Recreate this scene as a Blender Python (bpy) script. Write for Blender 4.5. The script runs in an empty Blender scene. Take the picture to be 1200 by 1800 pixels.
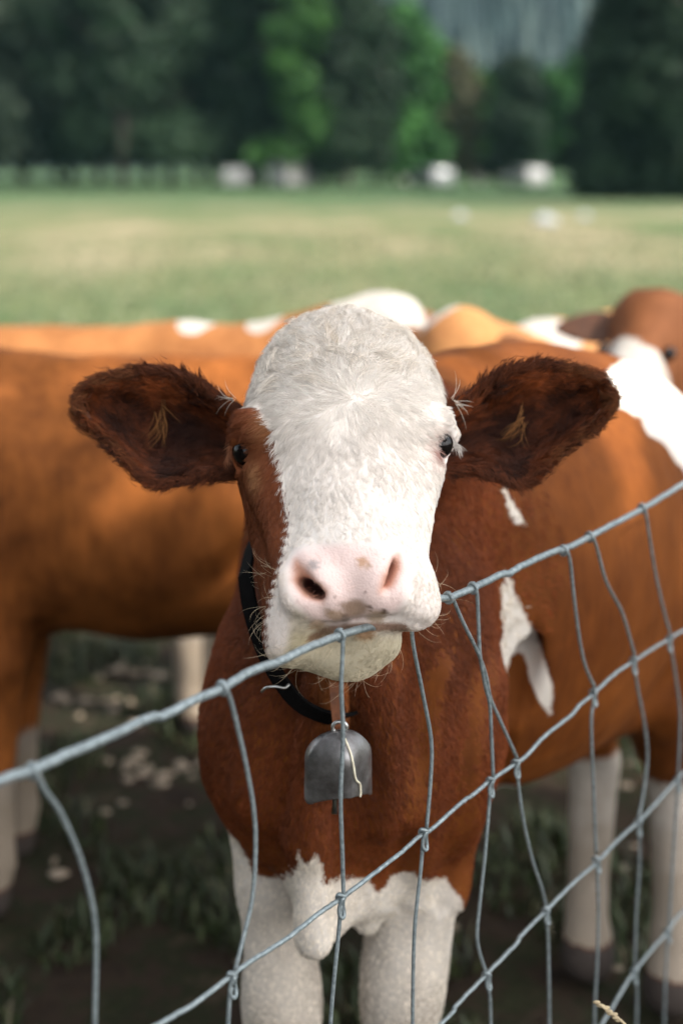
import bpy, bmesh, math, random
import numpy as np
from mathutils import Vector, Matrix, kdtree
R = math.radians
rng = np.random.default_rng(7)
random.seed(7)
S = bpy.context.scene
COL = S.collection

# ------------------------------------------------------------------ camera
H = 1.55; F = 2500.0; TH = math.atan(615.0 / F)
CT, ST = math.cos(TH), math.sin(TH)
cam = bpy.data.cameras.new('camera'); camo = bpy.data.objects.new('camera', cam); COL.objects.link(camo)
camo.location = (0, 0, H); camo.rotation_euler = (math.pi / 2 - TH, 0, 0)
cam.sensor_fit = 'VERTICAL'; cam.sensor_height = 36; cam.sensor_width = 24; cam.lens = 50
cam.clip_start = .05; cam.clip_end = 4000
cam.dof.use_dof = True; cam.dof.focus_distance = 1.50; cam.dof.aperture_fstop = 2.2
S.camera = camo

# ------------------------------------------------------------------ light
SUN = Vector((0.58, -0.42, 0.70)).normalized()
w = bpy.data.worlds.new("World"); S.world = w; w.use_nodes = True
nt = w.node_tree; bg = nt.nodes['Background']
sky = nt.nodes.new('ShaderNodeTexSky'); sky.sky_type = 'NISHITA'; sky.sun_disc = False
sky.sun_elevation = math.asin(SUN.z); sky.sun_rotation = math.atan2(SUN.x, SUN.y)
sky.dust_density = 3.0; sky.ozone_density = .6; sky.air_density = .8
hs = nt.nodes.new('ShaderNodeHueSaturation'); hs.inputs['Saturation'].default_value = .22
nt.links.new(sky.outputs[0], hs.inputs['Color']); nt.links.new(hs.outputs[0], bg.inputs[0])
bg.inputs[1].default_value = .15
sl = bpy.data.lights.new('sun', 'SUN'); so = bpy.data.objects.new('sun', sl); COL.objects.link(so)
sl.energy = 2.3; sl.angle = R(.6); sl.color = (1.0, .93, .82)
so.rotation_euler = SUN.to_track_quat('Z', 'Y').to_euler(); so.location = (5, -5, 10)
S.view_settings.view_transform = 'Standard'; S.view_settings.look = 'None'
S.view_settings.gamma = 1; S.view_settings.exposure = 1.6
S.cycles.max_bounces = 6; S.cycles.diffuse_bounces = 3; S.cycles.transparent_max_bounces = 8
S.cycles.use_denoising = True
S.cycles_curves.shape = 'RIBBONS'

# ------------------------------------------------------------------ helpers
def P(px, py, Z):
    v = (py - 900.0) / F
    return np.array([Z * (px - 600.0) / F, Z * (CT - v * ST), H - Z * (ST + v * CT)])
def px_of(p):                       # world points -> photo pixels + depth
    p = np.asarray(p, float); q = p - np.array([0, 0, H])
    Z = q[..., 1] * CT - q[..., 2] * ST; U = q[..., 1] * ST + q[..., 2] * CT
    Zs = np.where(np.abs(Z) < 1e-6, 1e-6, Z)
    return 600 + F * q[..., 0] / Zs, 900 - F * U / Zs, Z
CAMR = np.array([[1, 0, 0], [0, ST, CT], [0, CT, -ST]])   # rows: right, up, forward
def rot_cam(pitch=0, roll=0, yaw=0):
    """axes of an ellipsoid leaning with the head (degrees about the right, forward, up directions)"""
    m = Matrix.Rotation(R(yaw), 3, 'Y') @ Matrix.Rotation(R(pitch), 3, 'X') @ Matrix.Rotation(R(roll), 3, 'Z')
    return (np.array(m).T) @ CAMR
def tag(o, label=None, cat=None, group=None, kind=None):
    if label: o['label'] = label
    if cat: o['category'] = cat
    if group: o['group'] = group
    if kind: o['kind'] = kind
    return o
def empty(name, loc, rz=0):
    o = bpy.data.objects.new(name, None); COL.objects.link(o); o.location = loc; o.rotation_euler[2] = rz
    o.empty_display_size = .1
    return o
def link(name, me, mat=None, parent=None):
    o = bpy.data.objects.new(name, me); COL.objects.link(o)
    if mat: me.materials.append(mat)
    if parent:
        bpy.context.view_layer.update() if False else None
        o.parent = parent
        o.matrix_parent_inverse = (Matrix.Translation(parent.location) @ Matrix.Rotation(parent.rotation_euler[2], 4, 'Z')).inverted() if parent.parent is None and parent.type == 'EMPTY' and WORLD_PARTS else Matrix()
    return o
WORLD_PARTS = True                   # part vertices given in world space
def mesh(name, V, Fc, smooth=True):
    me = bpy.data.meshes.new(name)
    V = np.asarray(V, np.float32)
    if isinstance(Fc, np.ndarray):
        n, k = Fc.shape
        me.vertices.add(len(V)); me.vertices.foreach_set('co', V.ravel())
        me.loops.add(n * k); me.loops.foreach_set('vertex_index', Fc.astype(np.int32).ravel())
        me.polygons.add(n); me.polygons.foreach_set('loop_start', np.arange(0, n * k, k, dtype=np.int32))
        me.update(calc_edges=True)
    else:
        me.from_pydata([tuple(map(float, v)) for v in V], [], Fc)
    me.polygons.foreach_set('use_smooth', np.full(len(me.polygons), smooth))
    me.validate(); me.update()
    return me
def vattr(me, name, arr):
    arr = np.asarray(arr, np.float32)
    if arr.ndim == 1:
        a = me.attributes.new(name, 'FLOAT', 'POINT'); a.data.foreach_set('value', arr)
    else:
        if arr.shape[1] == 3: arr = np.hstack([arr, np.ones((len(arr), 1), np.float32)])
        a = me.attributes.new(name, 'FLOAT_COLOR', 'POINT'); a.data.foreach_set('color', arr.ravel())
def tube(pts, r, n=10, closed=False, jitter=0):
    """swept tube; r scalar or per point"""
    pts = np.asarray(pts, float); m = len(pts)
    r = np.full(m, r) if np.isscalar(r) else np.asarray(r, float)
    t = np.gradient(pts, axis=0)
    if closed: t = np.roll(pts, -1, 0) - np.roll(pts, 1, 0)
    t /= np.linalg.norm(t, axis=1)[:, None] + 1e-12
    ref = np.array([0.13, .2, 1.0]); 
    if abs(t[0] @ (ref / np.linalg.norm(ref))) > .9: ref = np.array([1.0, .1, .2])
    u = ref - t[0] * (ref @ t[0]); u /= np.linalg.norm(u)
    V = []
    a = np.linspace(0, 2 * math.pi, n, endpoint=False)
    for i in range(m):
        u = u - t[i] * (u @ t[i]); u /= np.linalg.norm(u); v = np.cross(t[i], u)
        V.append(pts[i] + r[i] * (np.cos(a)[:, None] * u + np.sin(a)[:, None] * v))
    V = np.vstack(V); Fc = []
    for i in range(m if closed else m - 1):
        j = (i + 1) % m
        for k in range(n):
            l = (k + 1) % n
            Fc.append((i * n + k, i * n + l, j * n + l, j * n + k))
    if not closed:
        V = np.vstack([V, pts[0], pts[-1]])
        for k in range(n):
            l = (k + 1) % n
            Fc.append((len(V) - 2, l, k)); Fc.append((len(V) - 1, (m - 1) * n + k, (m - 1) * n + l))
    return V, Fc
def spline(pts, n):
    """Catmull-Rom resample"""
    pts = np.asarray(pts, float)
    q = np.vstack([2 * pts[0] - pts[1], pts, 2 * pts[-1] - pts[-2]])
    out = []
    m = len(pts) - 1
    for i in range(m):
        p0, p1, p2, p3 = q[i:i + 4]
        for t in np.linspace(0, 1, n, endpoint=False):
            out.append(.5 * (2 * p1 + (p2 - p0) * t + (2 * p0 - 5 * p1 + 4 * p2 - p3) * t * t + (3 * p1 - p0 - 3 * p2 + p3) * t ** 3))
    out.append(pts[-1])
    return np.array(out)
class MB:
    def __init__(s): s.V = []; s.F = []; s.n = 0
    def add(s, V, Fc):
        s.V.append(np.asarray(V, float)); s.F += [tuple(int(i) + s.n for i in f) for f in Fc]; s.n += len(V); return s
    def box(s, x0, x1, y0, y1, z0, z1):
        V = [(x, y, z) for x in (x0, x1) for y in (y0, y1) for z in (z0, z1)]
        return s.add(V, [(0, 1, 3, 2), (4, 6, 7, 5), (0, 4, 5, 1), (2, 3, 7, 6), (0, 2, 6, 4), (1, 5, 7, 3)])
    def build(s, name, mat, parent=None, smooth=True):
        return link(name, mesh(name, np.vstack(s.V), s.F, smooth), mat, parent)
def polysd(px, py, poly):
    """signed distance (px), positive inside"""
    poly = np.asarray(poly, float); px = np.asarray(px, float); py = np.asarray(py, float)
    d = np.full(px.shape, 1e9); ins = np.zeros(px.shape, bool)
    for i in range(len(poly)):
        ax, ay = poly[i]; bx, by = poly[(i + 1) % len(poly)]
        ex, ey = bx - ax, by - ay
        t = np.clip(((px - ax) * ex + (py - ay) * ey) / (ex * ex + ey * ey + 1e-9), 0, 1)
        d = np.minimum(d, np.hypot(px - ax - t * ex, py - ay - t * ey))
        c = (ay > py) != (by > py)
        ins ^= c & (px < ex * (py - ay) / (ey if abs(ey) > 1e-9 else 1e-9) + ax)
    return np.where(ins, d, -d)
def sstep(x, a, b):
    t = np.clip((x - a) / (b - a), 0, 1); return t * t * (3 - 2 * t)

# ------------------------------------------------------------------ implicit bodies
class Field:
    def __init__(s, xs, ys, zs):
        s.ax = [np.asarray(a, np.float32) for a in (xs, ys, zs)]
        s.D = np.full([len(a) for a in s.ax], .09, np.float32)
    def _sub(s, lo, hi):
        sl = []
        for a, l, h in zip(s.ax, lo, hi):
            i0 = max(0, int(np.searchsorted(a, l)) - 1); i1 = min(len(a), int(np.searchsorted(a, h)) + 1)
            if i1 <= i0: return None
            sl.append(slice(i0, i1))
        return tuple(sl)
    def _pts(s, sl):
        return (s.ax[0][sl[0]][:, None, None], s.ax[1][sl[1]][None, :, None], s.ax[2][sl[2]][None, None, :])
    def _comb(s, sl, d, k, sub):
        a = s.D[sl]
        if sub:
            h = np.clip(.5 - .5 * (a + d) / k, 0, 1)
            s.D[sl] = a * (1 - h) - d * h + k * h * (1 - h)
        else:
            h = np.clip(.5 + .5 * (d - a) / k, 0, 1)
            s.D[sl] = d * (1 - h) + a * h - k * h * (1 - h)
    def cap(s, a, b, ra, rb, k=.03, sub=False, flat=None):
        a = np.asarray(a, np.float32); b = np.asarray(b, np.float32); m = max(ra, rb) + k + .05
        sl = s._sub(np.minimum(a, b) - m, np.maximum(a, b) + m)
        if sl is None: return
        X, Y, Z = s._pts(sl); e = b - a; L = float(e @ e) + 1e-12
        t = np.clip(((X - a[0]) * e[0] + (Y - a[1]) * e[1] + (Z - a[2]) * e[2]) / L, 0, 1)
        d = np.sqrt((X - a[0] - t * e[0]) ** 2 + (Y - a[1] - t * e[1]) ** 2 + (Z - a[2] - t * e[2]) ** 2) - (ra + (rb - ra) * t)
        s._comb(sl, d, k, sub)
    def ell(s, c, r, M=None, k=.03, sub=False):
        c = np.asarray(c, np.float32); r = np.asarray(r, np.float32); m = float(r.max()) + k + .05
        sl = s._sub(c - m, c + m)
        if sl is None: return
        X, Y, Z = s._pts(sl); X = X - c[0]; Y = Y - c[1]; Z = Z - c[2]
        M = np.eye(3) if M is None else M
        q = [(X * float(M[i][0]) + Y * float(M[i][1]) + Z * float(M[i][2])) for i in range(3)]
        k0 = np.sqrt((q[0] / r[0]) ** 2 + (q[1] / r[1]) ** 2 + (q[2] / r[2]) ** 2)
        k1 = np.sqrt((q[0] / r[0] ** 2) ** 2 + (q[1] / r[1] ** 2) ** 2 + (q[2] / r[2] ** 2) ** 2)
        d = k0 * (k0 - 1) / (k1 + 1e-6)
        s._comb(sl, d, k, sub)
    def chain(s, pts, rs, k=.03, sub=False):
        for i in range(len(pts) - 1): s.cap(pts[i], pts[i + 1], rs[i], rs[i + 1], k if i == 0 else min(k, .02), sub)
    def surf(s, smooth=1):
        D = s.D; D[0] = D[-1] = .1; D[:, 0] = D[:, -1] = .1; D[:, :, 0] = D[:, :, -1] = .1
        sg = D < 0
        n = [d - 1 for d in D.shape]
        cnt = np.zeros(n, np.int8)
        offs = [(i, j, k) for i in (0, 1) for j in (0, 1) for k in (0, 1)]
        for i, j, k in offs: cnt += sg[i:i + n[0], j:j + n[1], k:k + n[2]]
        act = (cnt > 0) & (cnt < 8); I = np.argwhere(act)
        idx = np.full(n, -1, np.int32); idx[act] = np.arange(len(I), dtype=np.int32)
        acc = np.zeros((len(I), 3)); c = np.zeros(len(I))
        g = {o: D[I[:, 0] + o[0], I[:, 1] + o[1], I[:, 2] + o[2]] for o in offs}
        X = [[s.ax[a][I[:, a]], s.ax[a][I[:, a] + 1]] for a in range(3)]
        for o in offs:
            for a in range(3):
                if o[a]: continue
                q = list(o); q[a] = 1; q = tuple(q)
                va, vb = g[o], g[q]; cr = (va < 0) != (vb < 0)
                t = np.where(cr, va / np.where(cr, va - vb, 1), 0)
                p = np.stack([X[b][o[b]] for b in range(3)], 1)
                p[:, a] = X[a][0] + t * (X[a][1] - X[a][0])
                acc += np.where(cr[:, None], p, 0); c += cr
        V = acc / c[:, None]
        Fs = []
        for a in range(3):
            b, d = (a + 1) % 3, (a + 2) % 3
            s0 = [slice(1, n[0]), slice(1, n[1]), slice(1, n[2])]; s0[a] = slice(0, n[a])
            s1 = list(s0); s1[a] = slice(1, n[a] + 1)
            ch = sg[tuple(s0)] != sg[tuple(s1)]
            E = np.argwhere(ch)
            for q in range(3):
                if q != a: E[:, q] += 1
            fl = sg[E[:, 0], E[:, 1], E[:, 2]]
            def at(db, dd):
                K = E.copy(); K[:, b] -= db; K[:, d] -= dd
                return idx[K[:, 0], K[:, 1], K[:, 2]]
            Q = np.stack([at(1, 1), at(0, 1), at(0, 0), at(1, 0)], 1)
            Q[~fl] = Q[~fl][:, ::-1]
            Fs.append(Q)
        Fc = np.vstack(Fs); Fc = Fc[(Fc >= 0).all(1)]
        E = np.vstack([Fc[:, [0, 1]], Fc[:, [1, 2]], Fc[:, [2, 3]], Fc[:, [3, 0]]])
        for _ in range(smooth):
            A = np.zeros_like(V); n_ = np.zeros(len(V))
            for q in range(3): A[:, q] = np.bincount(E[:, 0], V[E[:, 1], q], len(V))
            n_ = np.bincount(E[:, 0], minlength=len(V)).clip(1)
            V = .4 * V + .6 * A / n_[:, None]
        return V, Fc
def axis(lo, hi, step, fine=None):
    """grid coordinates, finer inside fine=(a, b, step)"""
    if not fine: return np.arange(lo, hi, step)
    a, b, st = fine
    return np.concatenate([np.arange(lo, a, step), np.arange(a, b, st), np.arange(b, hi, step)])

# ------------------------------------------------------------------ materials
def M_new(name):
    m = bpy.data.materials.new(name); m.use_nodes = True
    n = m.node_tree; return m, n, n.nodes['Principled BSDF']
def nd(n, t, **kw):
    x = n.nodes.new(t)
    for k, v in kw.items():
        if k in x.inputs.keys() if hasattr(x.inputs, 'keys') else False: x.inputs[k].default_value = v
        else: setattr(x, k, v)
    return x
def noise(n, scale, detail=4, rough=.6, vec=None, stretch=None, coord='Object'):
    t = n.nodes.new('ShaderNodeTexNoise'); t.inputs['Scale'].default_value = scale
    t.inputs['Detail'].default_value = detail; t.inputs['Roughness'].default_value = rough
    if vec is None:
        tc = n.nodes.new('ShaderNodeTexCoord'); vec = tc.outputs[coord]
    if stretch:
        mp = n.nodes.new('ShaderNodeMapping'); mp.inputs['Scale'].default_value = stretch
        n.links.new(vec, mp.inputs[0]); vec = mp.outputs[0]
    n.links.new(vec, t.inputs['Vector']); return t.outputs['Fac']
def ramp(n, fac, stops):
    r = n.nodes.new('ShaderNodeValToRGB'); e = r.color_ramp.elements
    while len(e) > 1: e.remove(e[0])
    for i, (p, c) in enumerate(stops):
        x = e[0] if i == 0 else e.new(p)
        x.position = p; x.color = (*c, 1) if len(c) == 3 else c
    n.links.new(fac, r.inputs[0]); return r.outputs[0]
def mixc(n, fac, a, b, mode='MIX'):
    m = n.nodes.new('ShaderNodeMix'); m.data_type = 'RGBA'; m.blend_type = mode
    for s_, v in ((0, fac), (6, a), (7, b)):
        if hasattr(v, 'is_output') or isinstance(v, bpy.types.NodeSocket): n.links.new(v, m.inputs[s_])
        else: m.inputs[s_].default_value = v if s_ == 0 else (*v, 1)
    return m.outputs[2]
def math_(n, op, a, b=0, clamp=False):
    m = n.nodes.new('ShaderNodeMath'); m.operation = op; m.use_clamp = clamp
    for i, v in enumerate((a, b)):
        if isinstance(v, bpy.types.NodeSocket): n.links.new(v, m.inputs[i])
        else: m.inputs[i].default_value = v
    return m.outputs[0]
def bump(n, bs, h, strength=.3, dist=.01):
    b = n.nodes.new('ShaderNodeBump'); b.inputs['Strength'].default_value = strength; b.inputs['Distance'].default_value = dist
    n.links.new(h, b.inputs['Height']); n.links.new(b.outputs[0], bs.inputs['Normal'])
def attr(n, name, out='Color'):
    a = n.nodes.new('ShaderNodeAttribute'); a.attribute_name = name; return a.outputs[out]
WHITE = (.80, .75, .70)
def coat_mat(name, lo, hi, white=WHITE, use_col=False):
    """brown coat with white patches: attribute w > 0 is white"""
    m, n, b = M_new(name)
    n1 = noise(n, 5, 4, .6); n2 = noise(n, 60, 3, .6, stretch=(1, 1, .22)); 
    c = ramp(n, math_(n, 'ADD', math_(n, 'MULTIPLY', n1, .7), math_(n, 'MULTIPLY', n2, .3)), [(.34, lo), (.66, hi)])
    if use_col:
        cc = attr(n, 'Col'); c = mixc(n, attr(n, 'face', 'Fac'), c, cc)
    n3 = noise(n, 34, 5, .72, stretch=(1, 1, .45))
    wv = math_(n, 'ADD', attr(n, 'w', 'Fac'), math_(n, 'MULTIPLY', math_(n, 'SUBTRACT', n3, .5), .42))
    wv = math_(n, 'ADD', math_(n, 'MULTIPLY', wv, 9.0), .5, clamp=True)
    wc = mixc(n, noise(n, 9, 3, .5), white, tuple(x * y for x, y in zip(white, (.80, .74, .66))))
    # dirt dried on the lower legs, darkened to carry leg shade too
    tc = n.nodes.new('ShaderNodeTexCoord'); sp_ = n.nodes.new('ShaderNodeSeparateXYZ'); n.links.new(tc.outputs['Object'], sp_.inputs[0])
    low = n.nodes.new('ShaderNodeMapRange'); n.links.new(math_(n, 'ADD', sp_.outputs[2], math_(n, 'MULTIPLY', noise(n, 11, 5, .7), .55)), low.inputs[0])
    low.inputs[1].default_value = 1.02; low.inputs[2].default_value = .48; low.inputs[3].default_value = 0; low.inputs[4].default_value = .85
    wc = mixc(n, low.outputs[0], wc, (.20, .155, .11))
    c = mixc(n, wv, c, wc)
    n.links.new(c, b.inputs['Base Color']); b.inputs['Roughness'].default_value = .62
    b.inputs['Specular IOR Level'].default_value = .10
    if use_col:
        pd = attr(n, 'pad', 'Fac')
        n.links.new(math_(n, 'SUBTRACT', .72, math_(n, 'MULTIPLY', pd, .42)), b.inputs['Roughness'])
        n.links.new(math_(n, 'ADD', .10, math_(n, 'MULTIPLY', pd, .45)), b.inputs['Specular IOR Level'])
    h = math_(n, 'ADD', noise(n, 260, 2, .6, stretch=(1, 1, .14)), math_(n, 'MULTIPLY', n2, .8))
    bump(n, b, h, .3, .003)
    if use_col:
        vo = n.nodes.new('ShaderNodeTexVoronoi'); vo.inputs['Scale'].default_value = 420; tcv = n.nodes.new('ShaderNodeTexCoord'); n.links.new(tcv.outputs['Object'], vo.inputs['Vector'])
        hh = math_(n, 'ADD', math_(n, 'MULTIPLY', h, math_(n, 'SUBTRACT', 1.0, attr(n, 'pad', 'Fac'))), math_(n, 'MULTIPLY', math_(n, 'MULTIPLY', vo.outputs['Distance'], -1.2), attr(n, 'pad', 'Fac')))
        bump(n, b, hh, .35, .0009)
    return m
def simple(name, col, rough=.5, metal=0, nscale=None, amt=.3, bumpd=0, spec=None):
    m, n, b = M_new(name)
    if nscale:
        f = noise(n, nscale, 5, .65)
        c = ramp(n, f, [(.3, tuple(x * (1 - amt) for x in col)), (.7, tuple(min(1, x * (1 + amt)) for x in col))])
        n.links.new(c, b.inputs['Base Color'])
        if bumpd: bump(n, b, f, .5, bumpd)
    else: b.inputs['Base Color'].default_value = (*col, 1)
    b.inputs['Roughness'].default_value = rough; b.inputs['Metallic'].default_value = metal
    if spec is not None: b.inputs['Specular IOR Level'].default_value = spec
    return m
def hair_mat(name, rough=.6, spec=.18):
    m, n, b = M_new(name)
    n.links.new(attr(n, 'hcol'), b.inputs['Base Color'])
    b.inputs['Roughness'].default_value = rough; b.inputs['Specular IOR Level'].default_value = spec
    return m
HAIR = hair_mat('cow_hair')

def make_hair(name, parent, root, nrm, direc, length, col, radius=.00022, npts=5, lift=.35, curl=.0, clump=.5, nclump=None, gravity=0, wave=0, cvar=.3, turn=.25):
    """curves rooted at root, combed along direc, hugging the surface"""
    N = len(root)
    nrm = nrm / (np.linalg.norm(nrm, axis=1)[:, None] + 1e-9)
    d = direc - nrm * (direc * nrm).sum(1)[:, None]
    d /= np.linalg.norm(d, axis=1)[:, None] + 1e-9
    length = np.broadcast_to(length, (N,)).astype(float)
    side = np.cross(nrm, d)
    t = np.linspace(0, 1, npts)
    Pn = np.zeros((N, npts, 3))
    near = None
    col = np.array(np.broadcast_to(col, (N, 3)), float)
    lf = lift * rng.uniform(.55, 1.4, N)
    if clump > 0:
        nc = nclump or max(8, N // 22)
        ci = rng.choice(N, nc, replace=False)
        kd = kdtree.KDTree(nc)
        for j, c in enumerate(ci): kd.insert(root[c], j)
        kd.balance()
        jn = np.array([kd.find(r)[1] for r in root]); near = ci[jn]
        col *= (rng.uniform(1 - cvar, 1 + cvar * .35, nc)[jn])[:, None]
        lf *= rng.uniform(.5, 1.7, nc)[jn]
        tw = rng.normal(0, turn, nc)[jn]; d = d + side * tw[:, None]; d /= np.linalg.norm(d, axis=1)[:, None]; side = np.cross(nrm, d)
    ph = rng.uniform(0, 6.28, N); cu = rng.normal(0, 1, N) * curl
    for i, s in enumerate(t):
        up = lf * (s - .55 * s * s)
        Pn[:, i] = root + length[:, None] * (d * (s * .95) + nrm * up[:, None] + side * (cu * s * s + wave * np.sin(ph + 5 * s) * s)[:, None])
        Pn[:, i, 2] -= gravity * length * s * s
    if clump > 0:
        base = Pn[near]
        wgt = (clump * rng.uniform(.6, 1.0, N))[:, None] * (t ** 1.3)[None, :]
        ratio = (length / (length[near] + 1e-9))[:, None, None]
        Pn = Pn * (1 - wgt[..., None]) + (base + (root - root[near])[:, None] * .15 * 1.0) * wgt[..., None]
    cv = bpy.data.hair_curves.new(name)
    cv.add_curves([npts] * N)
    cv.position_data.foreach_set('vector', Pn.astype(np.float32).ravel())
    rad = np.broadcast_to(radius, (N,))[:, None] * (1 - .85 * t ** 2)[None, :]
    ra = cv.attributes.new('radius', 'FLOAT', 'POINT') if 'radius' not in cv.attributes else cv.attributes['radius']
    ra.data.foreach_set('value', rad.astype(np.float32).ravel())
    ca = cv.attributes.new('hcol', 'FLOAT_COLOR', 'CURVE')
    c4 = np.ones((N, 4), np.float32); c4[:, :3] = col; ca.data.foreach_set('color', c4.ravel())
    cv.materials.append(HAIR)
    o = bpy.data.objects.new(name, cv); COL.objects.link(o)
    if parent: o.parent = parent; o.matrix_parent_inverse = Matrix.Translation(parent.location).inverted() if parent.type == 'EMPTY' else Matrix()
    return o
def sample(V, T, N, wfun):
    """random surface points: T triangles, wfun(centres, normals) -> density weight"""
    a, b, c = V[T[:, 0]], V[T[:, 1]], V[T[:, 2]]
    cr = np.cross(b - a, c - a); ar = np.linalg.norm(cr, axis=1); nr = cr / (ar[:, None] + 1e-12)
    wt = ar * wfun((a + b + c) / 3, nr); wt = np.clip(wt, 0, None); wt /= wt.sum()
    i = rng.choice(len(T), N, p=wt)
    u = rng.uniform(0, 1, N); v = rng.uniform(0, 1, N); f = u + v > 1; u[f] = 1 - u[f]; v[f] = 1 - v[f]
    p = a[i] + u[:, None] * (b - a)[i] + v[:, None] * (c - a)[i]
    return p, i
def vnormals(V, T):
    cr = np.cross(V[T[:, 1]] - V[T[:, 0]], V[T[:, 2]] - V[T[:, 0]])
    N = np.zeros_like(V)
    for k in range(3):
        for q in range(3): N[:, q] += np.bincount(T[:, k], cr[:, q], len(V))
    return N / (np.linalg.norm(N, axis=1)[:, None] + 1e-12)
def tris(Q): return np.vstack([Q[:, [0, 1, 2]], Q[:, [0, 2, 3]]])

# ================================================================== THE COW AT THE FENCE
def C(px, py, Z): return P(px, py, Z)
fx = axis(-.32, 1.15, .011, (-.16, .19, .0034))
fy = axis(1.22, 2.95, .011, (1.26, 1.66, .0038))
fz = axis(-.02, 1.50, .011, (.98, 1.42, .0034))
fl = Field(fx, fy, fz)
# --- trunk and neck (broad blends)
BM = np.array([[.86, -.51, 0], [.51, .86, 0], [0, 0, 1]])
fl.ell((.27, 2.26, .925), (.280, .50, .345), BM, .05)
fl.ell((.30, 2.28, .80), (.22, .42, .25), BM, .06)
fl.ell((.07, 2.03, .96), (.175, .30, .30), BM, .07)
fl.ell((.44, 2.52, .97), (.235, .25, .24), BM, .08)
fl.chain([(.10, 1.96, 1.16), (.20, 2.12, 1.20), (.34, 2.36, 1.17), (.46, 2.56, 1.11)], [.08, .07, .07, .07], .07)
fl.cap(C(640, 760, 1.82), C(700, 900, 2.00), .115, .17, .06)          # upper neck
fl.cap(C(610, 1030, 1.74), C(600, 1330, 1.86), .095, .125, .06)        # throat to chest
fl.ell(C(513, 1255, 1.86), (.112, .19, .13), CAMR, .06)               # shoulder on the left of the photo
fl.ell(C(728, 1220, 1.87), (.112, .24, .13), CAMR, .06)               # shoulder on the right
fl.ell(C(600, 1340, 1.86), (.15, .12, .13), CAMR, .06)                # brisket
fl.cap(C(556, 1200, 1.668), C(542, 1480, 1.715), .016, .026, .022)      # dewlap
fl.cap(C(538, 1470, 1.735), C(552, 1655, 1.745), .021, .022, .03)
fl.cap(C(548, 1500, 1.80), C(562, 1620, 1.80), .03, .03, .045)
fl.ell(C(630, 1540, 1.90), (.070, .055, .10), CAMR, .05)
fl.ell(C(646, 1625, 1.86), (.014, .018, .016), CAMR, .02)
fl.cap(C(655, 1190, 1.680), C(690, 1430, 1.74), .020, .028, .028)
fl.cap(C(470, 1240, 1.745), C(455, 1400, 1.765), .02, .03, .03)
fl.chain([C(862, 830, 2.0), C(890, 930, 2.0), C(905, 1080, 2.0), C(905, 1250, 1.98), C(895, 1400, 1.96)], [.02, .030, .034, .034, .028], .030, sub=True)   # hollow behind the shoulder
# --- legs
fl.chain([C(492, 1300, 1.88), (-.096, 1.765, .78), (-.088, 1.745, .60), (-.080, 1.73, .40), (-.08, 1.75, .13), (-.08, 1.72, .03)], [.090, .072, .054, .048, .038, .055], .05)
fl.chain([C(765, 1300, 1.88), (.122, 1.78, .78), (.100, 1.76, .61), (.080, 1.74, .41), (.075, 1.76, .13), (.075, 1.73, .03)], [.094, .086, .064, .050, .038, .055], .05)
fl.chain([(.40, 2.62, .85), (.43, 2.55, .62), (.50, 2.62, .40), (.485, 2.55, .13), (.485, 2.52, .03)], [.14, .09, .048, .038, .055], .05)
fl.chain([(.58, 2.45, .85), (.58, 2.40, .64), (.63, 2.50, .42), (.63, 2.43, .13), (.625, 2.40, .03)], [.14, .095, .05, .04, .055], .05)
fl.ell((.42, 2.38, .64), (.12, .14, .09), None, .05)
fl.ell((-.081, 1.712, .45), (.050, .046, .065), None, .03); fl.ell((.082, 1.722, .46), (.053, .048, .068), None, .03)
fl.cap(C(586, 1185, 1.640), C(594, 1300, 1.668), .012, .010, .022)
# --- head masses
HP = rot_cam(pitch=-35)
fl.ell(C(609, 706, 1.635), (.105, .086, .105), rot_cam(pitch=-20), .045)   # cranium
fl.ell(C(602, 648, 1.660), (.074, .046, .075), CAMR, .045)
fl.ell(C(596, 600, 1.672), (.042, .022, .045), CAMR, .035)   # poll
fl.ell(C(605, 765, 1.60), (.110, .070, .085), CAMR, .04)                  # brow band
fl.cap(C(612, 800, 1.585), C(622, 990, 1.462), .092, .062, .04)        # nasal bridge
fl.cap(C(605, 800, 1.66), C(600, 1060, 1.565), .110, .070, .04)        # cheeks, jaw
fl.cap(C(548, 860, 1.61), C(538, 1060, 1.53), .075, .045, .04)         # left cheek
fl.cap(C(600, 1000, 1.56), C(607, 1110, 1.50), .070, .052, .03)         # lower jaw
# muzzle
fl.ell(C(617, 1025, 1.458), (.070, .042, .043), rot_cam(pitch=-12, roll=4), .035)
fl.ell(C(612, 1060, 1.452), (.066, .026, .040), rot_cam(roll=5), .02)
fl.ell(C(523, 1072, 1.466), (.027, .044, .036), rot_cam(roll=-8), .025)     # lip lobe, left
fl.ell(C(501, 1123, 1.470), (.022, .030, .030), CAMR, .02)
fl.ell(C(722, 1040, 1.458), (.025, .037, .034), rot_cam(roll=14), .025)     # lip lobe, right
fl.ell(C(738, 1070, 1.452), (.019, .017, .026), CAMR, .015)
fl.ell(C(607, 1130, 1.490), (.050, .026, .038), rot_cam(roll=5), .012)      # chin
fl.ell(C(558, 1138, 1.486), (.034, .021, .034), CAMR, .015)
fl.ell(C(652, 1128, 1.486), (.030, .020, .032), CAMR, .015)
# nostril wings
fl.chain([C(520, 985, 1.427), C(508, 1015, 1.420), C(520, 1050, 1.416), C(550, 1070, 1.412)], [.006, .0075, .0075, .006], .02)
fl.chain([C(540, 990, 1.415), C(562, 1018, 1.408), C(580, 1045, 1.408)], [.010, .010, .009], .02)
fl.chain([C(702, 980, 1.425), C(711, 1010, 1.420), (C(700, 1045, 1.412)), C(678, 1062, 1.410)], [.005, .007, .0075, .006], .02)
fl.chain([C(672, 985, 1.415), C(664, 1012, 1.410), C(652, 1040, 1.408)], [.009, .010, .009], .02)
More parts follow.
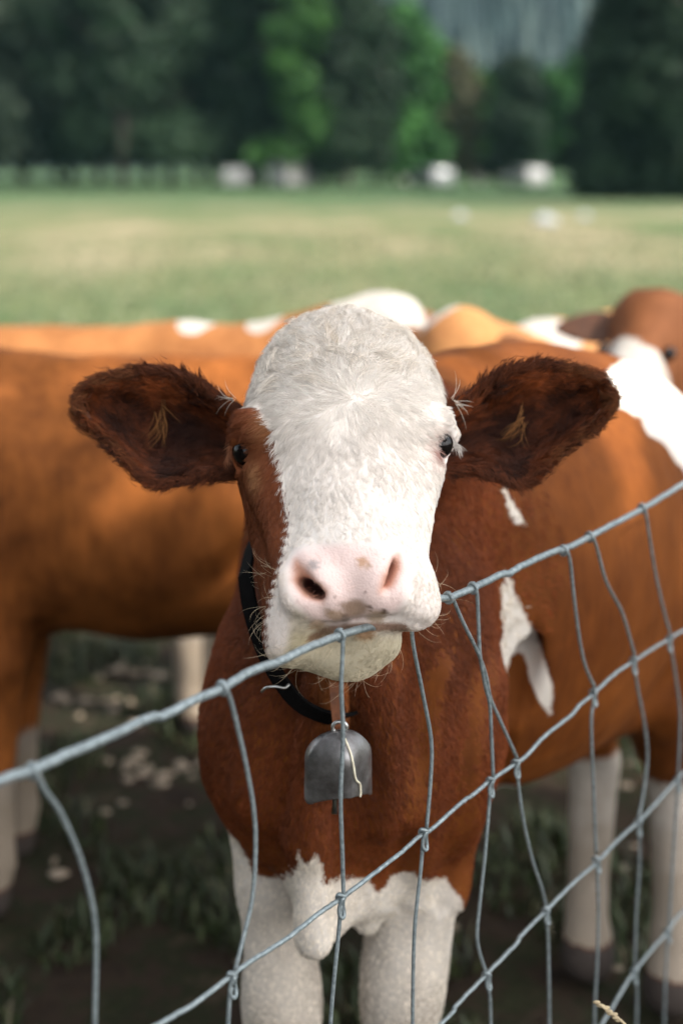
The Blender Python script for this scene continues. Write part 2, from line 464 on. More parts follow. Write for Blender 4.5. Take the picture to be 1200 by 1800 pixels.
# carved: nostrils, mouth line, chin cleft, eye sockets
fl.ell(C(546, 1034, 1.405), (.0165, .0072, .045), rot_cam(roll=-33, yaw=12), .006, sub=True)
fl.chain([C(519, 985, 1.402), C(522, 1005, 1.398), C(532, 1022, 1.398)], [.003, .005, .006], .010, sub=True)
fl.ell(C(685, 1010, 1.403), (.0042, .0165, .034), rot_cam(roll=-27, yaw=-25), .006, sub=True)
fl.chain([C(545, 1128, 1.436), C(556, 1114, 1.430), C(575, 1106, 1.421), C(630, 1100, 1.414), C(690, 1100, 1.416), C(745, 1103, 1.432)], [.002, .004, .006, .0065, .0065, .005], .008, sub=True)
fl.cap(C(612, 1120, 1.425), C(610, 1180, 1.440), .004, .004, .012, sub=True)
fl.cap(C(462, 825, 1.552), C(502, 960, 1.487), .016, .013, .035)
fl.cap(C(748, 820, 1.550), C(724, 945, 1.482), .015, .013, .035)
# brow ridges
fl.chain([C(415, 760, 1.585), C(432, 748, 1.555), C(455, 765, 1.54)], [.008, .010, .008], .02)
fl.chain([C(745, 752, 1.54), C(772, 745, 1.553), C(795, 765, 1.585)], [.008, .010, .008], .02)
EYEL, EYER = C(434, 793, 1.562), C(771, 781, 1.557)
fl.ell(EYEL, (.0200,) * 3, None, .004, sub=True)
fl.ell(EYER, (.0178,) * 3, None, .004, sub=True)
# lids around the sockets
fl.chain([C(408, 800, 1.572), C(416, 771, 1.556), C(438, 762, 1.545), C(460, 776, 1.548)], [.005, .0075, .0075, .005], .005)
fl.chain([C(408, 805, 1.570), C(422, 834, 1.560), C(444, 828, 1.552), C(458, 795, 1.550)], [.004, .004, .004, .004], .005)
fl.chain([C(746, 792, 1.548), C(752, 762, 1.547), C(772, 753, 1.550), C(796, 768, 1.564)], [.004, .005, .005, .004], .005)
fl.chain([C(746, 792, 1.548), C(760, 811, 1.550), C(780, 809, 1.557), C(796, 788, 1.568)], [.003, .003, .003, .003], .005)
V, Q = fl.surf(2)
del fl
PX, PY, PZ = px_of(V); T = tris(Q); VN = vnormals(V, T)
# wrinkled skin folds on the neck and a little unevenness everywhere
def wob(p, f, s): return (np.sin(p[:, 0] * f + s) * np.sin(p[:, 1] * f * 1.3 + 2 * s) * np.sin(p[:, 2] * f * .8 + 3 * s))
neckm = sstep(PY, 1130, 1200) * (PX < 900) * (PY < 1600)
V = V + VN * (neckm * (.0075 * np.sin(PX * .075 + .010 * PY) * sstep(PX, 660, 720) + .003 * wob(V, 26, 1)))[:, None]
V = V + VN * (.0016 * wob(V, 60, 2) + .0035 * wob(V, 14, .5) * (PZ > 1.75))[:, None]

BROWN = np.array((.135, .032, .008)); BRN2 = np.array((.36, .125, .036)); WH = np.array((.84, .772, .712))
POLY_BROWN = [(380, 560), (400, 690), (430, 703), (458, 722), (482, 760), (490, 800), (496, 850), (507, 925), (499, 965), (489, 1000), (478, 1045), (468, 1090), (466, 1180), (300, 1180), (300, 560)]
POLY_PAD = [(508, 990), (520, 968), (560, 958), (640, 955), (695, 962), (714, 990), (716, 1040), (700, 1075), (650, 1090), (590, 1098), (548, 1092), (520, 1062), (508, 1030)]
def P3(px, py, Z):
    v = (py - 900.0) / F
    return np.stack([Z * (px - 600.0) / F, Z * (CT - v * ST), H - Z * (ST + v * CT)], 1)
def face_col(px, py, Z, n=None):
    c = np.tile(WH, (len(px), 1))
    def mixin(c, m, col): return c * (1 - m[:, None]) + np.asarray(col) * m[:, None]
    # warm tint toward muzzle and lips
    c = mixin(c, .25 * sstep(py, 930, 1000), (.80, .66, .60))
    c = mixin(c, .75 * sstep(py - 45 * sstep(-px, -520, -490), 1085, 1130) * (px < 720), (.43, .37, .22))
    c = mixin(c, .4 * sstep(polysd(px, py, [(510, 1070), (560, 1075), (590, 1120), (530, 1150), (510, 1120)]), -12, 12), (.62, .52, .30))
    pad = sstep(polysd(px, py, POLY_PAD), -10, 12)
    c = mixin(c, pad * .92, (.78, .58, .53))
    # inside of the nostrils and the raw edge round them
    for pl, cc in (([(520, 985), (535, 1000), (550, 1020), (572, 1040), (565, 1058), (535, 1048), (515, 1020)], (.50, .22, .13)), ([(700, 975), (702, 1000), (690, 1030), (668, 1040), (672, 1015), (690, 985)], (.58, .25, .15))):
        c = mixin(c, .85 * sstep(polysd(px, py, pl), -12, 6), cc)
    for x, y, r, cc, a in ((551, 992, 10, (.30, .26, .25), .8), (637, 988, 11, (.55, .30, .16), .8), (648, 997, 6, (.5, .3, .2), .7), (676, 985, 3, (.15, .08, .06), 1), (650, 1068, 5, (.10, .06, .05), 1), (675, 1075, 7, (.10, .06, .04), 1), (600, 1060, 4, (.2, .12, .08), 1), (623, 1070, 26, (.22, .13, .07), .85), (575, 1076, 9, (.2, .12, .06), .6), (560, 1030, 5, (.25, .14, .08), .5), (605, 1010, 2.5, (.2, .1, .08), .7), (640, 1040, 2.5, (.2, .1, .08), .7), (587, 1050, 3, (.2, .1, .08), .7), (590, 1082, 16, (.30, .18, .08), .7), (660, 1084, 18, (.32, .20, .09), .7), (558, 1098, 14, (.45, .24, .10), .5), (640, 1112, 22, (.45, .23, .09), .7), (607, 1088, 9, (.12, .07, .04), .7)):
        d = np.hypot(px - x, (py - y) * (1.0 if r < 12 else 1.5)) + 2.5 * np.sin(px * .9) * np.sin(py * .8)
        c = mixin(c, a * (1 - sstep(d, r * .55, r * 1.25)), cc)
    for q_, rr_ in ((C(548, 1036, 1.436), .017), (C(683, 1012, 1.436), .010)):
        wq = P3(px, py, Z) - q_; c = mixin(c, 1 - sstep(np.linalg.norm(wq, axis=1), rr_ * .6, rr_ * 1.2), (.07, .022, .018))  # dark mucosa, deepened with painted shade because the holes are shallow
    mo = -polysd(px, py, [(548, 1122), (575, 1107), (630, 1101), (690, 1101), (740, 1104), (690, 1102), (630, 1102), (575, 1108)])
    c = mixin(c, .8 * (1 - sstep(np.abs(mo), 3, 11)) * (px < 715), (.22, .10, .05))
    # pink lids on the white side, brown half of the face
    dl = np.hypot((px - 772) * 1.0, (py - 786) * .85)
    c = mixin(c, .30 * (1 - sstep(dl, 22, 40)), (.72, .48, .42)); c = mixin(c, .85 * (1 - sstep(dl, 14, 22)), (.35, .16, .13))
    edge = polysd(px, py, POLY_BROWN) + 4 * np.sin(py * .35) + 3 * np.sin(py * .83 + px * .3)
    br = sstep(edge, -3, 3)
    bcol = np.array((.15, .042, .014))[None] * (1 + .0 * py[:, None])
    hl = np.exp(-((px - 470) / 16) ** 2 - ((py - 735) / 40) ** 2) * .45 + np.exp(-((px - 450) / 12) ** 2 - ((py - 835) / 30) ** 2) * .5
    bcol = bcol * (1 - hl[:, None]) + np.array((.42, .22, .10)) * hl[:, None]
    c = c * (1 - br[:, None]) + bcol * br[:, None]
    # behind the jaw everything is brown again
    bk = sstep(Z, 1.665, 1.69) * sstep(py, 640, 700)
    c = c * (1 - bk[:, None]) + BROWN * bk[:, None]
    bk2 = sstep(py, 1120, 1150) * sstep(Z, 1.535, 1.56)
    c = c * (1 - bk2[:, None]) + BROWN * bk2[:, None]
    return c
# white patches of the body, as soft signed values
PATCH = [
 [(1062, 655), (1090, 635), (1140, 640), (1165, 665), (1200, 700), (1260, 750), (1300, 900), (1230, 860), (1195, 815), (1165, 775), (1140, 765), (1128, 735), (1105, 725), (1080, 712)],
 [(868, 846), (885, 858), (918, 918), (905, 922)],
 [(878, 985), (890, 1000), (905, 1045), (922, 1085), (940, 1110), (950, 1150), (972, 1205), (970, 1262), (948, 1235), (930, 1195), (918, 1140), (895, 1155), (880, 1190)],
 [(395, 1455), (420, 1480), (445, 1535), (480, 1545), (515, 1530), (525, 1500), (540, 1520), (560, 1500), (568, 1560), (600, 1548), (640, 1545), (668, 1572), (690, 1545), (725, 1530), (760, 1550), (790, 1548), (805, 1580), (810, 1640), (830, 1600), (900, 1900), (380, 1950), (380, 1500)],
]
wv = np.full(len(V), -1.0)
for k, pl in enumerate(PATCH):
    d = polysd(PX, PY, pl) / 40.0
    if k in (1, 2): d = np.where(PZ > 1.90, d, -1)
    if k == 0: d = np.where((PZ > 1.95), d, -1)
    if k == 3: d = np.where(PZ < 2.05, d, -1)
    wv = np.maximum(wv, d)
legs = (V[:, 2] < .56) & (V[:, 1] > 2.1); wv = np.where(legs, np.maximum(wv, (.43 - V[:, 2]) * 8), wv)
belly = (V[:, 1] > 1.95) & (PY > 1380) & (V[:, 2] < .75); wv = np.where(belly, np.maximum(wv, (.595 + .02 * np.sin(V[:, 0] * 30) - V[:, 2]) * 10), wv)
hoofm = V[:, 2] < .07
facem = sstep(-PZ, -1.72, -1.66) * sstep(-PY, -1205, -1185) * (1 - sstep(PY, 1130, 1160) * sstep(PZ, 1.55, 1.57))
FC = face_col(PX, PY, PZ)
FC[hoofm] = (.05, .04, .035)
facem = np.where(hoofm, 1, facem); wv = np.where(hoofm, -1, np.clip(wv, -1, 1)); wv = np.where((facem > .3) & (PZ < 1.75), -1, wv)
cow = empty('cow', (.25, 2.1, 0))
tag(cow, 'red-brown and white cow looking over the wire fence, white face, wearing the bell', 'cow')
me = mesh('body', V, Q)
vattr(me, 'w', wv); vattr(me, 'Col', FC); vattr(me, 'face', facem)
vattr(me, 'pad', sstep(polysd(PX, PY, POLY_PAD), -6, 6) * (PZ < 1.5))
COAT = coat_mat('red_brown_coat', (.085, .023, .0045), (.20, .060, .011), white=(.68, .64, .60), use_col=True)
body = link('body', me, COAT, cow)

# --- eyes
def ball(c, r, n=24, sc=(1, 1, 1)):
    bm = bmesh.new(); bmesh.ops.create_uvsphere(bm, u_segments=n, v_segments=n // 2 + 2, radius=r)
    Vs = np.array([v.co[:] for v in bm.verts]) * sc + np.asarray(c); Fc = [tuple(v.index for v in f.verts) for f in bm.faces]; bm.free(); return Vs, Fc
EYEM = simple('dark_wet_eye', (.006, .004, .004), .12, spec=.3)
for c in (EYEL, EYER):
    MB().add(*ball(c, .0165 if c is EYEL else .0158)).build('eye', EYEM, cow)

# --- fur of the head
def whorl_dir(p, px, py):
    wc = C(617, 722, 1.53)
    d = p - wc
    # hair grows out from the whorl; well below it, straight down the nose; on the cheeks, back and down
    down = C(622, 1000, 1.43) - wc; down /= np.linalg.norm(down)
    dn = d / (np.linalg.norm(d, axis=1)[:, None] + 1e-6)
    k = sstep(py, 760, 900)[:, None]
    out = dn * (1 - k) + (down + .35 * np.sign(px - 620)[:, None] * np.array([1, 0, 0]) * sstep(np.abs(px - 620), 30, 140)[:, None]) * k
    ck = sstep(np.abs(px - 615), 120, 165)[:, None] * sstep(py, 780, 840)[:, None]
    out = out * (1 - ck) + (np.array([0, .35, -1.0]) + .0) * ck
    sw = np.cross(out, CAMR[2]) * (.30 * np.sin(px * .035 + 1.3) * np.cos(py * .031))[:, None]
    return out + sw
camdir = lambda p: (np.array([0, 0, H]) - p) / np.linalg.norm(p - np.array([0, 0, H]), axis=1)[:, None]
def head_w(c, n):
    x, y, Z = px_of(c); f = (n * camdir(c)).sum(1)
    m = (Z < 1.80) & (f > -.25) & (y < 1200) & (x > 380) & (x < 830) & ~((y > 1110) & (Z > 1.56))
    wd = 1.0 - .97 * sstep(polysd(x, y, POLY_PAD), -14, -2)
    eye = np.minimum(np.linalg.norm(c - EYEL, axis=1), np.linalg.norm(c - EYER, axis=1))
    return m * wd * (eye > .0245)
NH = 130000
p, ti = sample(V, T, NH, head_w)
nn = VN[T[ti, 0]]; x, y, Z = px_of(p)
dr = whorl_dir(p, x, y)
lenv = .015 + .009 * sstep(-y, -740, -600) + .003 * sstep(-np.abs(y - 740), -120, 0)
lenv = lenv + (.0085 - lenv) * sstep(y, 760, 880); lenv = lenv + (.005 - lenv) * sstep(y, 900, 960)
lenv *= (1 - .55 * sstep(x, 770, 790)) * (1 - .3 * sstep(-x, -440, -425)) * rng.uniform(.65, 1.25, NH)
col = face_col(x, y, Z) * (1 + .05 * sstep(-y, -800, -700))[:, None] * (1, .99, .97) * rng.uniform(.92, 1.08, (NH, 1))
lf = np.where(y < 700, .42, .28)
dirt = (y < 660) * (np.sin(x * .21 + 2) * np.sin(y * .17 + x * .05) > .62) * .35 + (np.abs(x - 585) < 8 + 5 * np.sin(y * .3)) * (y < 620) * .3
col = col * (1 - dirt[:, None] * np.array([.4, .48, .62]))
make_hair('face_hair', cow, p, nn, dr + rng.normal(0, .16, (NH, 3)), lenv, np.clip(col, 0, .9), .00022, 7, .12 + .13 * sstep(-y, -720, -620), .16, .72, NH // 13, wave=.07, cvar=.12, turn=.30)
# curly topknot
def top_w(c, n):
    x, y, Z = px_of(c); return sstep(-y, -700, -580) * (x > 430) * (x < 795) * (Z < 1.8)
N2 = 12000
p, ti = sample(V, T, N2, top_w); nn = VN[T[ti, 0]]; x, y, Z = px_of(p)
dr = whorl_dir(p, x, y) + rng.normal(0, .15, (N2, 3)) + np.array([0, .1, .2])
col = np.tile(WH * (.97, .94, .88), (N2, 1)) * rng.uniform(.75, 1.05, (N2, 1))
make_hair('forelock', cow, p, nn, dr, .026 * rng.uniform(.6, 1.3, N2), col, .00032, 10, .34, .4, .92, N2 // 22, gravity=.10, wave=.16, cvar=.22, turn=.5)
# neck and chest fur
def neck_w(c, n):
    x, y, Z = px_of(c); f = (n * camdir(c)).sum(1)
    return ((Z > 1.50) & (f > -.3) & ((y > 1120) | (Z > 1.66)) & (y < 1850) & (x < 1260) & (y > 560)) * (1 - .9 * sstep(Z, 1.82, 1.95)) * (Z < 1.97)
N3 = 130000
p, ti = sample(V, T, N3, neck_w); nn = VN[T[ti, 0]]; x, y, Z = px_of(p)
wvv = wv[T[ti, 0]] - 2 * (p[:, 2] < .07) + rng.normal(0, .03, N3) + .10 * np.sin(x * .11) * np.sin(y * .09)
b = BROWN[None] * rng.uniform(.7, 1.3, (N3, 1)) * (1 + .25 * np.sin(x * .02 + 1) * np.sin(y * .013))[:, None]
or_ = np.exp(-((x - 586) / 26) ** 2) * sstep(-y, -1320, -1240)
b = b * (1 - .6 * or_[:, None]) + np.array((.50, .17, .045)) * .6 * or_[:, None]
col = np.where((wvv > 0)[:, None], WH * (.95, .92, .84) * rng.uniform(.85, 1, (N3, 1)), b)
dr = np.tile([0, -.1, -1.0], (N3, 1)) + np.stack([.0035 * np.clip(x - 600, -250, 250), 0 * x, 0 * x], 1) + sstep(Z, 1.85, 2.05)[:, None] * np.array([.5, .5, .3])
dr = dr + rng.normal(0, .12, (N3, 3))
ln = .010 * rng.uniform(.6, 1.3, N3) + .012 * np.exp(-((x - 610) / 60) ** 2 - ((y - 1230) / 50) ** 2)
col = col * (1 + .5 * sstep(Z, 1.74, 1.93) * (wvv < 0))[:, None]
ln = ln * (1 - .6 * sstep(-p[:, 2], -.80, -.70))
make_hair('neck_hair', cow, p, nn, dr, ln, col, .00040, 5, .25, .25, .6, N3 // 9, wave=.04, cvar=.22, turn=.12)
# whiskers on lips and chin, lashes
def wh_w(c, n):
    x, y, Z = px_of(c); f = (n * camdir(c)).sum(1)
    return (Z < 1.56) & (f > -.5) & (((y > 1120) & (y < 1200)) | ((x < 500) & (y > 990) & (y < 1150)) | ((x > 730) & (y > 1000) & (y < 1110)))
N4 = 120
p, ti = sample(V, T, N4, wh_w); nn = VN[T[ti, 0]]; x, y, Z = px_of(p)
dr = (p - C(615, 1060, 1.5)) + rng.normal(0, .03, (N4, 3)) + np.array([0, 0, -.01])
make_hair('whisker', cow, p, nn, dr, rng.uniform(.012, .034, N4), np.tile((.72, .58, .40), (N4, 1)) * rng.uniform(.6, 1.1, (N4, 1)), .00011, 6, 1.1, .25, 0)
def lashes(c, pts, out, colr, n, L):
    P0 = spline([C(*q) for q in pts], 12); i = rng.integers(0, len(P0), n)
    root = P0[i] + rng.normal(0, .001, (n, 3)); nr = np.tile(np.asarray(out[0], float), (n, 1)); dr = np.tile(np.asarray(out[1], float), (n, 1)) + rng.normal(0, .25, (n, 3))
    make_hair('lash', c, root, nr, dr, L * rng.uniform(.7, 1.2, n), np.tile(colr, (n, 1)), .00026, 6, .6, .2, .4, max(8, n // 6))
lashes(cow, [(786, 760, 1.556), (797, 772, 1.566), (802, 786, 1.574)], ((.6, -.8, 0), (.35, -.1, -1)), (.72, .66, .60), 40, .016)
lashes(cow, [(404, 800, 1.574), (409, 782, 1.566), (418, 766, 1.556)], ((-.7, -.7, 0), (-.25, 0, -1)), (.30, .12, .06), 80, .018)
lashes(cow, [(404, 700, 1.60), (415, 702, 1.59)], ((-1, -.4, .2), (-1, -.1, .1)), (.70, .62, .52), 8, .030)
lashes(cow, [(793, 698, 1.60), (802, 712, 1.61)], ((1, -.4, .2), (1, -.2, -.05)), (.70, .62, .52), 8, .028)

# --- ears
def make_ear(parent, top, bot, sgn, tuft):
    """cupped, leaf-shaped ear; top/bot run from the base to the tip (photo pixels)"""
    n, m = 44, 26
    Tp = spline([(a, b, 0) for a, b in top], 10)[:, :2]; Bt = spline([(a, b, 0) for a, b in bot], 10)[:, :2]
    Tp = Tp[np.linspace(0, len(Tp) - 1, n).astype(int)]; Bt = Bt[np.linspace(0, len(Bt) - 1, n).astype(int)]
    G = np.zeros((n, m, 3)); UV = np.zeros((n, m, 2))
    for i in range(n):
        u = i / (n - 1)
        for j in range(m):
            v = j / (m - 1); s = 2 * v - 1
            q = Tp[i] * (1 - v) + Bt[i] * v
            q = q + (q - (Tp[i] + Bt[i]) / 2) * (-.06)
            Z = 1.645 + .012 * u + .052 * (1 - s * s) * (math.sin(math.pi * min(1, .25 + u * .85)) ** .7) - .020 * math.exp(-((v - .12) / .14) ** 2) * (1 - u * .5) - .012 * math.exp(-((v - .9) / .12) ** 2)
            Z += .006 * math.sin(9 * u + 4 * v) * (1 - u)
            G[i, j] = C(q[0], q[1], Z); UV[i, j] = (u, v)
    Vf = G.reshape(-1, 3); idx = np.arange(n * m).reshape(n, m)
    Qf = np.stack([idx[:-1, :-1].ravel(), idx[:-1, 1:].ravel(), idx[1:, 1:].ravel(), idx[1:, :-1].ravel()], 1)
    Tf = tris(Qf); N = vnormals(Vf, Tf)
    if (N * camdir(Vf)).sum() < 0: Qf = Qf[:, ::-1]; Tf = tris(Qf); N = vnormals(Vf, Tf)
    th = .007
    Vb = Vf - N * th * 1.3
    VV = np.vstack([Vf, Vb]); o = n * m
    Qb = Qf[:, ::-1] + o
    ring = np.concatenate([idx[:, 0], idx[-1, 1:], idx[::-1, -1][1:], idx[0, ::-1][1:-1]])
    Rg = [(ring[k], ring[(k + 1) % len(ring)], ring[(k + 1) % len(ring)] + o, ring[k] + o) for k in range(len(ring))]
    Qa = np.vstack([Qf, Qb, np.array(Rg)])
    me = mesh('ear', VV, Qa)
    ear = link('ear', me, EARM, parent)
    # fur
    uv = UV.reshape(-1, 2)
    NE = 34000
    p, ti = sample(Vf, Tf, NE, lambda c, n_: np.ones(len(c)))
    vi = Tf[ti, 0]; nn = N[vi]; u = uv[vi, 0]; v = uv[vi, 1]
    eu = G[np.minimum((u * (n - 1)).astype(int) + 1, n - 1), (v * (m - 1)).astype(int)] - G[np.maximum((u * (n - 1)).astype(int) - 1, 0), (v * (m - 1)).astype(int)]
    ev = G[(u * (n - 1)).astype(int), np.minimum((v * (m - 1)).astype(int) + 1, m - 1)] - G[(u * (n - 1)).astype(int), np.maximum((v * (m - 1)).astype(int) - 1, 0)]
    eu /= np.linalg.norm(eu, axis=1)[:, None] + 1e-9; ev /= np.linalg.norm(ev, axis=1)[:, None] + 1e-9
    sv = (2 * v - 1)
    # upper half combs outward and over the rim, middle tufts stream up and out, lower rim hangs
    dr = eu * (1.0 + .4 * np.sin(7 * v + 5 * u))[:, None] + ev * (np.where(sv > 0, .9 * sv ** 2 + .1, -.55 * sv ** 2) + .55 * np.sin(11 * u + 6 * v) * (1 - sv ** 2))[:, None]
    dr = dr + rng.normal(0, .16, (NE, 3))
    ln = (.015 + .016 * (1 - np.abs(sv)) * (1 - u)) * rng.uniform(.6, 1.2, NE)
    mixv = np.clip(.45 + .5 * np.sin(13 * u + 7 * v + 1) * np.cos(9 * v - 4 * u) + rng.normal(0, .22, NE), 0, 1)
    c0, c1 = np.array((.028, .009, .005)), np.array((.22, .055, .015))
    inner = np.exp(-((u - .25) / .30) ** 2 - ((v - .62) / .30) ** 2)  # darker cup, lighter upper half: partly hair tone, partly shade and light painted in
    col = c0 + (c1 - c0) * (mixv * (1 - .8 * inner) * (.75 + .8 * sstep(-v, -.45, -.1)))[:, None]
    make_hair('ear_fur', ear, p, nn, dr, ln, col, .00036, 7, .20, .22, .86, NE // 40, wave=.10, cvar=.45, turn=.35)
    # long fringe round the rim
    NR = 8000
    k = rng.integers(0, len(ring) - (m - 2), NR); k = k
    rr = ring[k]; p = VV[rr] + rng.normal(0, .0035, (NR, 3)); u = uv[rr, 0]; v = uv[rr, 1]
    cen = Vf.mean(0); iu = np.minimum((u * (n - 1)).astype(int), n - 2); iv = (v * (m - 1)).astype(int)
    eu = G[iu + 1, iv] - G[iu, iv]; eu /= np.linalg.norm(eu, axis=1)[:, None] + 1e-9
    outv = p - (cen + (p - cen) * np.array([.0, 0, 0])); outv /= np.linalg.norm(outv, axis=1)[:, None]
    dr = eu * 1.1 + outv * .40 + np.array([0, 0, -.12]) * (v > .5)[:, None] + rng.normal(0, .18, (NR, 3))
    col = np.array((.10, .028, .010)) * rng.uniform(.5, 1.5, (NR, 1)) + np.array((.08, .035, .01)) * (u > .6)[:, None] * rng.uniform(0, 1, (NR, 1))
    make_hair('rim_fur', ear, p, -camdir(p) * -1 + 0 * p, dr, .0115 * rng.uniform(.5, 1.3, NR), col, .00030, 6, .15, .25, .5, NR // 18)
    # blond tuft inside
    NT = 26
    a = np.array([C(*q) for q in tuft]); Ps = spline(a, 8); 
    root = a[0] + rng.normal(0, .0040, (NT, 3)) * (.8, .4, 2.0); d = a[-1] - a[0]
    make_hair('tuft', ear, root, camdir(root), np.tile(d / np.linalg.norm(d), (NT, 1)) + rng.normal(0, .16, (NT, 3)), .034 * rng.uniform(.6, 1.15, NT), np.tile((.20, .085, .025), (NT, 1)) * rng.uniform(.5, 1.3, (NT, 1)), .0004, 7, .25, .3, .75, 9)
    return ear
EARM = simple('ear_skin', (.07, .02, .010), .7, nscale=60, amt=.4, bumpd=.002)
make_ear(cow, [(425, 722), (385, 695), (350, 668), (310, 650), (270, 644), (225, 650), (185, 662), (158, 674), (146, 688)],
         [(425, 835), (385, 840), (340, 846), (290, 856), (268, 854), (245, 840), (212, 805), (172, 768), (150, 748), (142, 732)], -1, [(283, 730, 1.665), (288, 765, 1.66), (300, 805, 1.655)])
make_ear(cow, [(785, 715), (830, 688), (862, 660), (900, 641), (945, 634), (992, 640), (1032, 652), (1056, 666), (1066, 684)],
         [(785, 835), (830, 833), (862, 840), (905, 855), (930, 851), (952, 832), (990, 795), (1030, 762), (1054, 742), (1068, 724)], 1, [(918, 735, 1.665), (908, 765, 1.66), (885, 802, 1.655)])

# ================================================================== COLLAR AND BELL
LEATHER = simple('black_leather', (.0035, .003, .003), .9, spec=.08, nscale=80, amt=.4, bumpd=.001)
collar = empty('bell_collar', tuple(C(600, 1280, 1.60)))
tag(collar, 'black leather collar carrying a dark folded-metal cow bell, round the neck of the white-faced cow', 'cow collar')
ring_pts = [(431, 1008, 1.655), (438, 1060, 1.640), (455, 1120, 1.630), (482, 1180, 1.622), (520, 1232, 1.622), (560, 1256, 1.632), (594, 1262, 1.640), (625, 1250, 1.70), (650, 1215, 1.74), (672, 1160, 1.72), (715, 1060, 1.80), (760, 960, 1.86), (720, 880, 1.98), (600, 850, 2.02), (500, 880, 1.92), (450, 940, 1.76)]
cp = spline([C(*q) for q in ring_pts] + [C(*ring_pts[0])], 6)[:-1]
tn = np.roll(cp, -1, 0) - np.roll(cp, 1, 0); tn /= np.linalg.norm(tn, axis=1)[:, None]
cen = cp.mean(0); out = cp - cen; out -= tn * (out * tn).sum(1)[:, None]; out /= np.linalg.norm(out, axis=1)[:, None]
wd = np.cross(tn, out); hw, ht = .0105, .0022
Vs = np.stack([cp + wd * hw + out * ht, cp - wd * hw + out * ht, cp - wd * hw - out * ht, cp + wd * hw - out * ht], 1).reshape(-1, 3)
nn_ = len(cp); Fs = []
for i in range(nn_):
    j = (i + 1) % nn_
    for k in range(4): Fs.append((i * 4 + k, i * 4 + (k + 1) % 4, j * 4 + (k + 1) % 4, j * 4 + k))
st = MB().add(Vs, Fs).build('strap', LEATHER, collar, smooth=False)
SILVER = simple('worn_steel', (.55, .55, .53), .3, 1)
MB().add(*tube(spline([C(460, 1216, 1.605), C(468, 1209, 1.60), C(485, 1207, 1.598), C(500, 1209, 1.598), (C(508, 1203, 1.602))], 6), .0016, 8)).build('buckle', SILVER, collar)
TAB = simple('tan_leather', (.17, .05, .012), .65, nscale=70, amt=.35, bumpd=.001)
tw_ = [C(590, 1200, 1.606), C(592, 1230, 1.604), C(595, 1262, 1.604), C(598, 1290, 1.603)]; tb_ = spline(tw_, 6); hx_ = np.array([.0075, 0, 0]); dz_ = np.array([0, .0025, 0])
Vt_ = np.stack([tb_ - hx_, tb_ + hx_, tb_ + hx_ + dz_, tb_ - hx_ + dz_], 1).reshape(-1, 3); nt_ = len(tb_)
Ft_ = [(i * 4 + k, i * 4 + (k + 1) % 4, i * 4 + 4 + (k + 1) % 4, i * 4 + 4 + k) for i in range(nt_ - 1) for k in range(4)] + [(3, 2, 1, 0), (nt_ * 4 - 4, nt_ * 4 - 3, nt_ * 4 - 2, nt_ * 4 - 1)]
MB().add(Vt_, Ft_).build('hanging_tab', TAB, collar, smooth=False)
# bell: folded sheet, oval in plan, domed top, front seam
BELLM, n, b = M_new('dark_bell_metal')
f1 = noise(n, 30, 5, .7); c = ramp(n, f1, [(.3, (.14, .125, .12)), (.7, (.38, .37, .37))])
n.links.new(c, b.inputs['Base Color']); b.inputs['Metallic'].default_value = .85
n.links.new(ramp(n, noise(n, 55, 3), [(.3, (.32,) * 3), (.7, (.52,) * 3)]), b.inputs['Roughness']); bump(n, b, f1, .25, .002)
BC = C(597, 1345, 1.60)
bz0, bz1 = .0455, -.0440           # top and mouth height
na, nz = 72, 26; Vb = []; yaw = R(20)
def bell_pt(a, s, ins=0):
    """s 0 (crown) .. 1 (mouth)"""
    prof = math.sin(min(1, s * 2.5) * math.pi / 2) ** .5
    prof *= 1 + .05 * s
    rx, ry = (.0375 * prof - ins), (.0265 * prof - ins)
    ex = .62
    cx, sy = math.cos(a), math.sin(a)
    x_ = rx * math.copysign(abs(cx) ** ex, cx); y_ = ry * math.copysign(abs(sy) ** ex, sy)
    if sy < 0: y_ = -ry * 1.28 * max(0, 1 - (abs(x_) / max(rx, 1e-6)) ** 1.25) ** .85
    kk = math.exp(-((a - 3 * math.pi / 2) / .16) ** 2)          # ridge at the front seam
    z_ = bz0 + (bz1 - bz0) * s
    notch = max(0, 1 - abs(((a - 3 * math.pi / 2 + math.pi) % (2 * math.pi)) - math.pi) / 1.1)
    z_ += .017 * notch * s ** 4 * (1 if s > 0 else 0)
    x2 = x_ * math.cos(yaw) - y_ * math.sin(yaw); y2 = x_ * math.sin(yaw) + y_ * math.cos(yaw)
    return BC + np.array([x2, y2 - .18 * (z_), z_])
for ins in (0, .0018):
    for i in range(nz):
        for k in range(na): Vb.append(bell_pt(2 * math.pi * k / na, (i / (nz - 1)), ins))
Fb = []
for L_ in (0, 1):
    o = L_ * na * nz
    for i in range(nz - 1):
        for k in range(na):
            l = (k + 1) % na; f = (o + i * na + k, o + (i + 1) * na + k, o + (i + 1) * na + l, o + i * na + l)
            Fb.append(f if L_ == 0 else f[::-1])
for k in range(na):
    l = (k + 1) % na; Fb.append(((nz - 1) * na + k, na * nz + (nz - 1) * na + k, na * nz + (nz - 1) * na + l, (nz - 1) * na + l))
bell = MB().add(Vb, Fb).build('bell', BELLM, collar)
SEAM = simple('pale_brazed_seam', (.85, .72, .55), .35, .0, nscale=90, amt=.3, bumpd=.0008)
sp = []
for s, da in ((.04, .02), (.2, .06), (.36, .09), (.50, .13), (.60, .20), (.68, .33), (.80, .36), (.90, .36), (1.0, .34)):
    q = bell_pt(3 * math.pi / 2 + da ** 1.61, s) + np.array([.0006, -.0018, 0]); sp.append(q + np.array([.0003, -.0010, 0]))
MB().add(*tube(spline(sp, 5), .00125, 8)).build('seam', SEAM, bell)
lp = [BC + np.array([.008 * math.sin(t), -.004, .047 + .007 * math.cos(t)]) for t in np.linspace(0, 2 * math.pi, 18, endpoint=False)]
